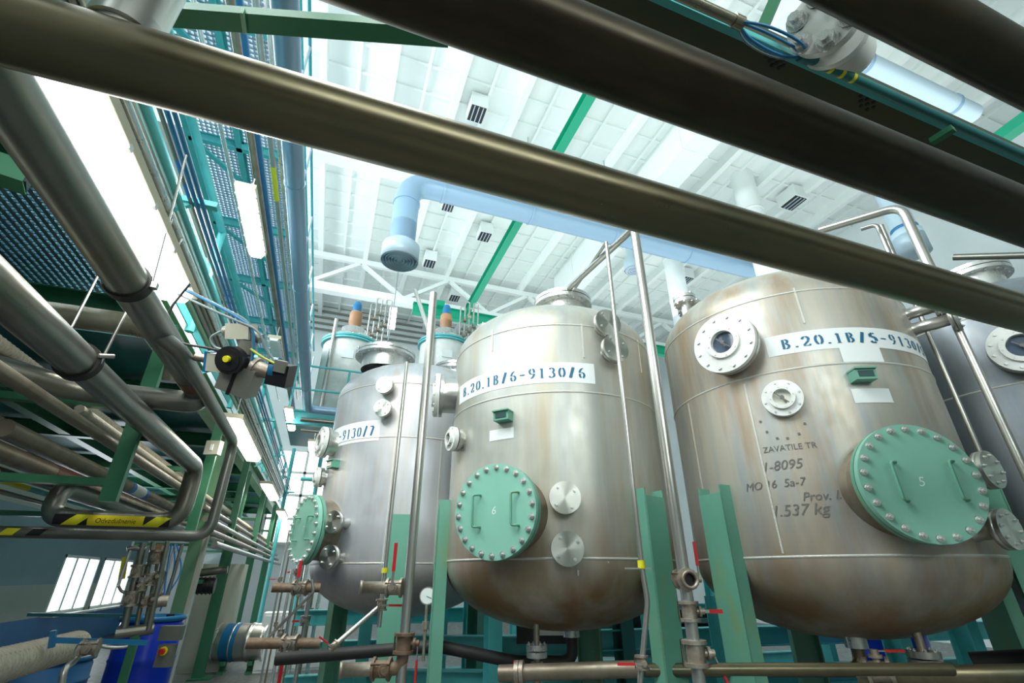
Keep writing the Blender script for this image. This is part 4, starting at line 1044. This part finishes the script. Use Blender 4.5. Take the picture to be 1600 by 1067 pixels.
# pipework under the tanks
t = thing('drain_line', 'black drain line with elbow under the middle tank', 'pipe', (T6[0], T6[1], 0))
q = V((T6[0] + .02, T6[1] - .15, 1.06)); zz = P(880, 1035, Y=q.y).z
b = MB(); b.cyl(q, q - up * .05, .075, 20); build(b, 'outlet_flange', 'bright_steel', t)
b = MB(); b.tube([q, V((q.x, q.y, zz)), V((q.x, q.y, zz)) + left * .5, V((q.x, q.y, zz + .12)) + left * 1.2, V((q.x, q.y, zz + .02)) + left * 2.6], .05, 20, .1); build(b, 'pipe', 'rubber', t)
t = thing('drain_line', 'slim drain with flange and red lever under the middle tank', 'pipe', (T6[0], T6[1], 0))
c = P(838, 985, D=4.6); 
b = MB(); b.cyl((c.x, c.y, 0), (c.x, c.y, 1.25), .026, 14); build(b, 'pipe', 'valve_metal', t)
zf = P(838, 1018, D=4.6).z; M = Matrix.Translation((c.x, c.y, zf)); b = MB(); b.disc(M, 0, .085, (.01, .05), 24); b.disc(M, 0, .085, (-.04, 0), 24); fo = build(b, 'flange', 'bright_steel', t); bolts(fo, M, .07, 8, .01, .05)
ball_valve(t, (c.x, c.y, P(838, 1045, D=4.6).z), up, .03, (left + up * .3, .2, toward))
p0 = P(780, 1052, D=4.3); p1 = P(1000, 1045, D=4.2)
t = thing('header_pipe', 'rust-tinged header pipe crossing low under the middle tank', 'pipe', p0)
b = MB(); b.tube([p0, p1], .055, 20); build(b, 'pipe', 'brown_pipe', t)
b = MB(); M = frame(p0.lerp(p1, .12), p1 - p0); b.disc(M, 0, .08, (0, .03), 20); b.disc(M, 0, .08, (.035, .065), 20); build(b, 'flange', 'valve_metal', t)
# tank 5 bottom
t = thing('drain_line', 'black drain line with elbow under the brown tank', 'pipe', (T5[0], T5[1], 0))
q = P(1332, 985, D=4.9); zz = P(1325, 1045, D=4.9).z
b = MB(); b.cyl((q.x, q.y, 1.2), (q.x, q.y, 1.02), .075, 20); build(b, 'outlet_flange', 'bright_steel', t)
b = MB(); b.tube([V((q.x, q.y, 1.1)), V((q.x, q.y, zz)), V((q.x, q.y, zz)) + left * .25, V((q.x, q.y, zz)) + left * 1.6], .045, 20, .1); build(b, 'pipe', 'dark_pipe', t)
t = thing('drain_line', 'slim drain with thick flange and red lever under the brown tank', 'pipe', (T5[0], T5[1], 0))
c = P(1445, 1030, D=4.8)
b = MB(); b.cyl((c.x, c.y, 0), (c.x, c.y, 1.25), .028, 14); build(b, 'pipe', 'valve_metal', t)
M = Matrix.Translation((c.x, c.y, P(1445, 1030, D=4.8).z)); b = MB(); b.disc(M, 0, .1, (.01, .05), 24); b.disc(M, 0, .1, (-.04, 0), 24); fo = build(b, 'flange', 'steel', t); bolts(fo, M, .08, 8, .01, .05)
ball_valve(t, (c.x, c.y, P(1450, 1055, D=4.8).z), up, .035, (left, .2, toward))
p0 = P(1340, 1058, D=4.6); p1 = P(1620, 1055, D=4.6)
t = thing('header_pipe', 'dark header pipe with red lever valve low under the brown tank', 'pipe', p0)
b = MB(); b.tube([p0, p1], .06, 20); build(b, 'pipe', 'dark_pipe', t)
ball_valve(t, P(1375, 1050, D=4.55), p1 - p0, .05, (-left, .2, up))
b = MB(); b.tube([P(1520, 1035, D=5.6), P(1640, 1030, D=5.6)], .07, 20); tag(build(b, 'header_pipe', 'rubber'), 'black pipe low at the right edge behind the tank leg', 'pipe')
# gauge between tanks
p = P(668, 931, D=5.0); t = thing('pressure_gauge', 'round white pressure gauge left of the middle tank leg', 'gauge', p)
M = frame(p, toward); b = MB(); b.disc(M, 0, .075, (-.03, 0), 28); build(b, 'case', 'steel', t)
b = MB(); b.disc(M, 0, .065, (0, .003), 28); f_ = build(b, 'dial', 'paper', t); b = MB(); b.bar(M @ V((-.01, 0, .005)), M @ V((.04, -.02, .005)), .004, .002); build(b, 'needle', 'black', f_)
b = MB(); b.cyl(p - up * .07, p - up * .5, .014, 10); b.cyl(p - up * .2, p - up * .26, .03, 8); build(b, 'stem', 'valve_metal', t)

# teal substructure behind and under the tanks
def frame_thing(name, label, segs, m='teal', w=.16, h=.2, cat='frame', loc=None):
    t = thing(name, label, cat, loc or segs[0][0], 'teal steel base frames')
    for i, s in enumerate(segs):
        p, q = V(s[0]), V(s[1]); mm = s[2] if len(s) > 2 else m
        b = MB(); b.ibeam(p, q, w, h, .014, up=(0, 0, 1) if abs((q - p).normalized().z) < .8 else (0, 1, 0)); build(b, 'post' if abs((q - p).normalized().z) > .8 else 'beam', mm, t)
    return t
def HV(px, py, D): p = P(px, py, D=D); return p
segs = []
for zz in (.95, .55, .15): segs.append(((-.2, 8.6, zz), (9.5, 8.0, zz)))
for px in (575, 690, 735, 860, 1000, 1120): c = P(px, 950, D=8.2); segs.append(((c.x, c.y, 0), (c.x, c.y, 1.55)))
frame_thing('base_frame', 'teal steel frame low behind the left and middle tanks', segs)
segs = []
for zz in (.85, .45, .1): segs.append(((3.0, 5.6, zz), (10, 4.6, zz)))
for px in (770, 975, 1130, 1400, 1510, 1575): c = P(px, 1000, D=6.4 if px < 1200 else 7.0); segs.append(((c.x, c.y, 0), (c.x, c.y, 1.3), 'deep_teal' if px == 975 else 'teal'))
segs.append(((1.0, 6.9, .4), (4.6, 5.4, .4))); segs.append(((1.0, 6.9, .75), (4.6, 5.4, .75)))
frame_thing('base_frame', 'bright teal steel frame under and beyond the middle and right tanks', segs)
# machine casings behind
for (px, D, w, h, z, m, lb) in ((900, 6.9, 1.5, .35, .95, 'black', 'low black machine casing behind the middle tank'), (1210, 9, 1.6, .35, 1.35, 'paper', 'pale machine casing in the gap left of the brown tank leg'),
                                 (1080, 8.5, 1.2, .22, .95, 'rubber', 'dark machine casing in the gap between the tanks'), (1300, 8.5, 1.4, .3, 1.15, 'duct_pale', 'pale blue machine casing under the brown tank')):
    c = P(px, 950, D=D); t = thing('machine_casing', lb, 'machine', (c.x, c.y, z - h / 2))
    M = frame((c.x, c.y, z), toward); b = MB(); b.box((0, 0, 0), (w, h, .4), M); build(b, 'housing', m, t)
    b = MB(); b.box((0, -h * .1, .21), (w * .7, h * .3, .02), M); build(b, 'access_panel', 'steel', t)
    for sx in (-.4, .4): b = MB(); b.box((sx * w, -z / 2 - h / 4, 0), (.08, z - h / 2, .3), M); build(b, 'leg', 'teal', t)
def barrel(px, py, D, r, h, lb, m='blue_plastic', z0=0):
    c = P(px, py, D=D); t = thing('barrel', lb, 'barrel', (c.x, c.y, z0))
    M = Matrix.Translation((c.x, c.y, z0)); b = MB()
    b.lathe([(.001, 0), (r * .94, 0), (r, .04), (r, h * .32), (r * 1.03, h * .34), (r, h * .36), (r, h * .66), (r * 1.03, h * .68), (r, h * .7), (r, h - .05), (r * .95, h), (.001, h)], M, 40); build(b, 'body', m, t)
    b = MB(); b.lathe([(r * .95, h - .01), (r * 1.04, h), (r * 1.04, h + .04), (r * .92, h + .04), (r * .9, h), (.001, h)], M, 40); build(b, 'lid', 'motor_blue', t)
    b = MB(); b.cyl((c.x + r * .5, c.y, z0 + h), (c.x + r * .5, c.y, z0 + h + .05), .04, 12); build(b, 'bung', 'black', t)
barrel(1385, 985, 7.6, .36, 1.0, 'blue plastic barrel seen under the brown tank', z0=.35)
barrel(228, 1010, 7.0, .29, 1.08, 'tall blue plastic barrel left of the pale green column')
barrel(60, 1040, 8.5, .5, .62, 'wide dark blue vat near the window wall', 'blue_wall')

# ------------------------------------------------------------------ low left clutter
# valve manifold
mc = P(225, 920, D=5.9)
t = thing('valve_manifold', 'dense cluster of small grey pipes and valves before the left windows', 'manifold', (mc.x, mc.y, .9))
def G(px, py, d=0): return P(px, py, D=5.9 + d)
for (x0, y0, x1, y1, r, d) in [(224, 848, 192, 990, .030, 0), (240, 846, 212, 985, .020, .05), (262, 846, 232, 985, .022, -.05), (208, 846, 185, 915, .012, 0), (252, 850, 225, 985, .016, .1), (275, 850, 243, 950, .014, .05), (285, 850, 262, 930, .016, 0)]:
    b = MB(); b.tube([G(x0, y0, d), G(x1, y1, d)], r, 12); build(b, 'pipe', 'grey_pipe' if r > .015 else 'bright_steel', t)
for (x0, y0, d, r) in [(214, 892, 0, .035), (205, 935, 0, .04), (234, 905, .0, .034), (228, 940, .05, .03), (245, 870, 0, .04), (243, 935, 0, .03), (221, 915, -.03, .028), (250, 900, 0, .03)]:
    ball_valve(t, G(x0, y0, d), G(x0, y0, d) - G(x0 + 12, y0 - 50, d), r, None)
b = MB(); b.tube([G(198, 858), G(205, 856), G(228, 858)], .022, 12); build(b, 'cross_link', 'grey_pipe', t)
b = MB(); b.tube([G(185, 915), G(190, 925), G(200, 925)], .012, 10); build(b, 'cross_link', 'grey_pipe', t)
b = MB(); b.bar(V((G(215, 985).x, G(215, 985).y, 0)), G(215, 985), .06, .06); build(b, 'stand', 'green', t)
b = MB(); b.tube([G(180, 990), G(240, 982)], .045, 16); build(b, 'collector', 'grey_pipe', t)
b = MB(); b.tube([G(208, 988), G(205, 1010), G(170, 1012), G(145, 1005), G(120, 1015)], .016, 10, .06); build(b, 'hose', 'steel', t)
b = MB(); b.cyl(G(240, 940) , G(262, 938), .05, 16); build(b, 'pump_head', 'valve_metal', t)
b = MB(); b.bar(G(196, 870, .05), G(190, 905, .05), .05, .01); build(b, 'yellow_tag', 'yellow', t)
b = MB(); b.bar(G(250, 850, -.05), G(243, 870, -.05), .05, .01); build(b, 'orange_tag', 'motor_brown', t)
for i in range(3):
    b = MB(); b.tube([G(268 + i * 4, 850), G(262 + 12 * i, 880 + 6 * i), G(255, 940), G(250, 955)], .007, 6, .1); build(b, 'blue_hose', 'blue_tape', t)
# brackets on the wall side, beige lagged duct
t = thing('wall_bracket', 'thin green-grey bracket rail under the left window', 'rail', P(120, 965, D=7.5))
b = MB(); b.bar(P(45, 960, D=7.5), P(215, 962, D=7.0), .05, .03); build(b, 'rail', 'deep_teal', t)
t = thing('wall_bracket', 'blue steel rail above the beige lagged duct', 'rail', P(120, 1000, D=5))
b = MB(); b.bar(P(80, 1000, D=4.8), P(228, 1004, D=5.2), .035, .035); b.bar(P(84, 985, D=4.8), P(80, 1012, D=4.8), .03, .03); build(b, 'rail', 'blue_pipe', t)
a, c = P(-80, 1062, D=4.2), P(118, 1008, D=5.6)
t = thing('lagged_duct', 'beige ribbed lagged duct in the lower left corner', 'duct', a)
b = MB(); b.cyl(a, c, .10, 28); build(b, 'pipe', 'lagging', t); b = MB(); b.helix(a, c, .10, .05, .006); build(b, 'ribs', 'lagging', t)
t = thing('small_pipework', 'small bent drain pipes at the end of the beige duct', 'pipe', P(125, 1010, D=4.4))
b = MB(); b.tube([P(150, 1008, D=4.5), P(122, 1008, D=4.4), P(120, 1030, D=4.4), P(100, 1045, D=4.3), P(95, 1080, D=4.3)], .018, 12); build(b, 'pipe', 'steel', t)
ball_valve(t, P(140, 1012, D=4.4), (1, 0, 0), .03, None)
# isolator switch on the column
p = P(268, 1018, X=-1.75); t = thing('isolator_switch', 'grey isolator box with a red and yellow knob on the nearest column', 'switch', p)
q0 = P(262, 1012, D=6.2); M = frame(q0, toward)
b = MB(); b.box((0, .12, 0), (.19, .12, .08), M); build(b, 'cover', 'casting', t)
b = MB(); b.box((0, -.06, 0), (.14, .18, .07), M); build(b, 'case', 'casting', t)
b = MB(); b.cyl(M @ V((.0, -.02, .045)), M @ V((0, -.02, .06)), .036, 20); k_ = build(b, 'yellow_plate', 'yellow', t)
b = MB(); b.cyl(M @ V((-.0, -.02, .06)), M @ V((0, -.02, .09)), .024, 16); b.box((0, -.02, .095), (.014, .045, .02), M); build(b, 'knob', 'red', k_)
p = P(334, 700, D=6.5); t = thing('junction_box', 'small grey switch box below the slim dropping pipe', 'switch', p)
M = frame(p, toward); b = MB(); b.box((0, 0, 0), (.16, .16, .08), M); build(b, 'case', 'cream', t); b = MB(); b.box((0, 0, .045), (.03, .07, .01), M); build(b, 'rocker', 'paper', t)
# lying drum on stand
c = P(380, 1003, D=11.0); t = thing('steel_drum', 'steel drum with blue end lying on a green stand', 'drum', (c.x, c.y, 0))
ax = V((.97, -.25, 0)).normalized(); Ld = .82; rD = .29; M = frame(c - ax * Ld / 2, ax)
b = MB(); prof = [(.001, 0), (rD, 0)]
for i in range(1, 12): z = Ld * i / 12; prof += [(rD, z - .012), (rD * (1.045 if i % 4 == 0 else 1.0), z), (rD, z + .012)]
prof += [(rD, Ld), (.001, Ld)]; b.lathe(prof, M, 40); build(b, 'body', 'steel', t)
b = MB(); b.lathe([(rD * 1.003, .12), (rD * 1.003, .36)], M, 40); build(b, 'blue_band', 'motor_blue', t)
for zz in (0, Ld): b = MB(); b.disc(M, rD * .9, rD * 1.05, (zz - .015, zz + .015), 40); build(b, 'rim', 'bright_steel', t)
for s in (.2, .75):
    q = c - ax * Ld / 2 + ax * Ld * s; b = MB(); zt_ = c.z - rD
    b.box((q.x, q.y, zt_ / 2), (.1, .1, max(zt_, .05))); b.box((q.x, q.y, zt_), (.08, .5, .06)); b.box((q.x, q.y, .02), (.1, .5, .04)); build(b, 'stand_leg', 'green', t)
# distant cabinets, pump and pale wall panels seen between the columns
for i, (px, py, D, w, h, m, lb) in enumerate([(330, 985, 11.5, .7, 1.7, 'cream', 'cream cabinet behind the dark green column'), (300, 960, 12.5, .6, 1.9, 'duct_pale', 'pale blue-grey cabinet behind the pale green column'), (460, 985, 11, 1.1, .9, 'paper', 'white equipment bench left of the left tank legs')]):
    c = P(px, py, D=D); t = thing('cabinet', lb, 'cabinet', (c.x, c.y, 0)); b = MB(); b.box((c.x, c.y, h / 2), (w, .5, h)); build(b, 'body', m, t)
    b = MB(); b.box((c.x - w * .24, c.y - .26, h / 2), (w * .46, .02, h * .9)); build(b, 'door', m, t); b = MB(); b.box((c.x + w * .24, c.y - .26, h / 2), (w * .46, .02, h * .9)); build(b, 'door', m, t)
c = P(318, 915, D=8.5); t = thing('pump_motor', 'black finned pump motor hung beside the pale green column', 'motor', c)
b = MB(); b.cyl(c - V((.18, 0, 0)), c + V((.14, 0, 0)), .10, 20)
for i in range(6): b.cyl(c + V((-.15 + i * .05, 0, 0)), c + V((-.14 + i * .05, 0, 0)), .115, 20)
build(b, 'body', 'black', t)
b = MB(); b.bar(c + V((0, 0, .05)), (-1.56, 7.9, c.z + .05), .05, .05); build(b, 'bracket', 'green', t)
b = MB(); b.tube([c + V((-.18, 0, 0)), c + V((-.18, 0, .15)), c + V((.25, 0, .2))], .05, 12); build(b, 'pipe', 'grey_pipe', t)
# mid distance process pipes and valves left of tank 7
for i in range(9):
    px = 432 + i * 8 + random.uniform(-3, 3); D = random.uniform(7.5, 10.5); c = P(px, 940, D=D); z1 = random.uniform(1.5, 2.4); r = random.choice((.014, .02, .03))
    t = thing('riser_pipe', ['slim riser pipe with valve', 'rusty riser pipe with valve', 'bright riser pipe with valve'][i % 3] + ' left of the left tank', 'pipe', (c.x, c.y, 0), 'riser pipes left of the left tank')
    t['label'] = '%s riser pipe from the left among the slim ones left of the left tank' % ['first', 'second', 'third', 'fourth', 'fifth', 'sixth', 'seventh', 'eighth', 'ninth'][i]
    b = MB(); b.cyl((c.x, c.y, 0), (c.x, c.y, z1), r, 10); build(b, 'pipe', ('steel', 'brown_pipe', 'bright_steel')[i % 3], t)
    ball_valve(t, (c.x, c.y, random.uniform(.8, 1.6)), up, r * 1.3, ((left, .14, toward) if i % 3 == 0 else None))
for i, (q0, q1, D, r, lb) in enumerate([((425, 918), (500, 918), 5.9, .045, 'stub'), ((385, 1005), (500, 1005), 5.6, .045, 'stub')]):
    t = thing('valve_stub', ['rusty horizontal pipe with red lever below the left tank hatch', 'rusty low pipe with red levers left of the left tank leg'][i], 'pipe', P(*q0, D=D))
    b = MB(); b.tube([P(*q0, D=D), P(*q1, D=D)], r, 14); build(b, 'pipe', 'rust', t)
    ball_valve(t, P(q0[0] * .4 + q1[0] * .6, q0[1], D=D), left, r, ((up, .25, toward) if i == 0 else (-up, .35, toward)), 'valve_metal')
b = MB(); b.tube([P(487, 905, D=5.7), P(490, 925, D=5.7), P(430, 985, D=5.9), P(415, 1000, D=5.9)], .014, 8); tag(build(b, 'drain_tube', 'steel'), 'thin slanted drain tube left of the left tank', 'pipe')

# ------------------------------------------------------------------ far platform with two mixing vessels
zP = P(560, 655, Y=11).z
t = thing('vessel_platform', 'high teal platform carrying the mixing vessels behind the left tank', 'platform', (1, 11.8, zP))
b = MB(); b.box((1.6, 12.4, zP), (5.6, 3.2, .06)); build(b, 'deck', 'deep_teal', t)
b = MB(); b.ibeam((-1.1, 10.8, zP - .15), (4.4, 10.8, zP - .15), .15, .3); build(b, 'edge_beam', 'teal', t)
for xx in (1.4, 4.2):
    b = MB(); b.ibeam((xx, 11.2, 0), (xx, 11.2, zP - .3), .2, .2, up=(0, 1, 0)); build(b, 'post', 'teal', t)
t = thing('guard_rail', 'thin teal guard rail before the mixing vessels', 'handrail', (0, 10.8, zP))
for zz in (.5, 1.05): b = MB(); b.tube([(-1.1, 10.8, zP + zz), (4.4, 10.8, zP + zz)], .025, 8); build(b, 'rail', 'teal', t)
for i in range(6): b = MB(); b.tube([(-1.1 + i * 1.1, 10.8, zP), (-1.1 + i * 1.1, 10.8, zP + 1.05)], .025, 8); build(b, 'post', 'teal', t)
for i, (px, lb) in enumerate(((548, 'white mixing vessel with green rim left of the left tank top'), (694, 'white mixing vessel half hidden behind the middle tank'))):
    Yv = 12.2; c = P(px, 545, Y=Yv); zr = P(px, 545, Y=Yv).z; rv = .68
    t = thing('mixing_vessel', lb, 'vessel', (c.x, Yv, zP)); M = Matrix.Translation((c.x, Yv, 0))
    b = MB(); b.lathe([(.001, zP + .1), (rv, zP + .25), (rv, zr)], M, 40); build(b, 'body', 'white_enamel', t)
    b = MB(); b.disc(M, 0, rv * 1.1, (zr, zr + .05), 40); b.disc(M, 0, rv * 1.1, (zr + .07, zr + .12), 40); rim = build(b, 'rim_flange', 'teal', t)
    bolts(rim, M, rv * 1.05, 28, .02, zr + .12)
    b = MB(); b.lathe([(rv, zr + .12), (rv * .8, zr + .28), (.32, zr + .36), (.32, zr + .55), (.001, zr + .56)], M, 40); build(b, 'lid', 'bright_steel', t)
    b = MB(); b.lathe([(.13, zr + .55), (.15, zr + .7), (.17, zr + .75), (.17, zr + 1.05), (.15, zr + 1.1), (.001, zr + 1.1)], M, 24); build(b, 'gearbox', 'motor_brown', t)
    b = MB(); b.lathe([(.12, zr + 1.1), (.12, zr + 1.32), (.08, zr + 1.42), (.001, zr + 1.43)], M, 24); build(b, 'motor', 'motor_blue', t)
    for j in range(4):
        xx = c.x + .35 + j * .13; yy = Yv - .3; hh = 1.3 + .2 * (j % 2)
        b = MB(); b.tube([(xx, yy, zr + .2), (xx, yy, zr + hh), (xx + .14, yy, zr + hh), (xx + .14, yy, zr + .4)], .022, 8, .06); build(b, 'pipe_loop', 'steel', t)
    for j in range(5):
        b = MB(); q = V((c.x + .42 + (j % 3) * .14, Yv - .35, zr + .35 + .16 * j)); b.cyl(q, q + V((.1, 0, 0)), .05, 8); b.cyl(q, q + V((0, -.1, .06)), .02, 8); build(b, 'valve', 'valve_metal', t)
    b = MB(); b.box((c.x - .05, Yv - rv - .01, zr - .45), (.28, .02, .22)); build(b, 'plate', 'paper', t)
    b = MB(); b.tube([(c.x - .45, Yv - .6, zP), (c.x - .45, Yv - .6, zr + .5)], .05, 10); build(b, 'side_pipe', 'steel', t)
# service pipes on the far wall
t = thing('wall_pipes', 'row of thin grey service pipes across the far white wall', 'pipes', (2, YF - .2, 9))
for i in range(6):
    z = P(600, 484 + i * 9, Y=YF - .2).z; b = MB(); b.tube([(XL, YF - .2, z), (XR, YF - .2, z)], .05, 8); build(b, 'pipe', 'grey_pipe' if i else 'steel', t)
for py, r_, lb in ((655, .05, 'upper grey cross pipe under the end of the blue main pipe'), (672, .035, 'lower grey cross pipe under the end of the blue main pipe'), (748, .04, 'teal cross pipe low before the far window')):
    q = P(470, py, Y=10.6); b = MB(); b.tube([(q.x, 10.6, q.z), (q.x + 3.2, 10.6, q.z)], r_, 10)
    tag(build(b, 'cross_pipe', 'teal' if py > 700 else 'grey_pipe'), lb, 'pipe')
for px, lb in ((452, 'left teal ladder rail before the far window'), (497, 'right teal ladder rail before the far window')):
    q = P(px, 740, Y=15); b = MB(); b.tube([(q.x, 15, 0), (q.x, 15, P(px, 700, Y=15).z)], .05, 8); tag(build(b, 'ladder_rail', 'teal'), lb, 'rail')
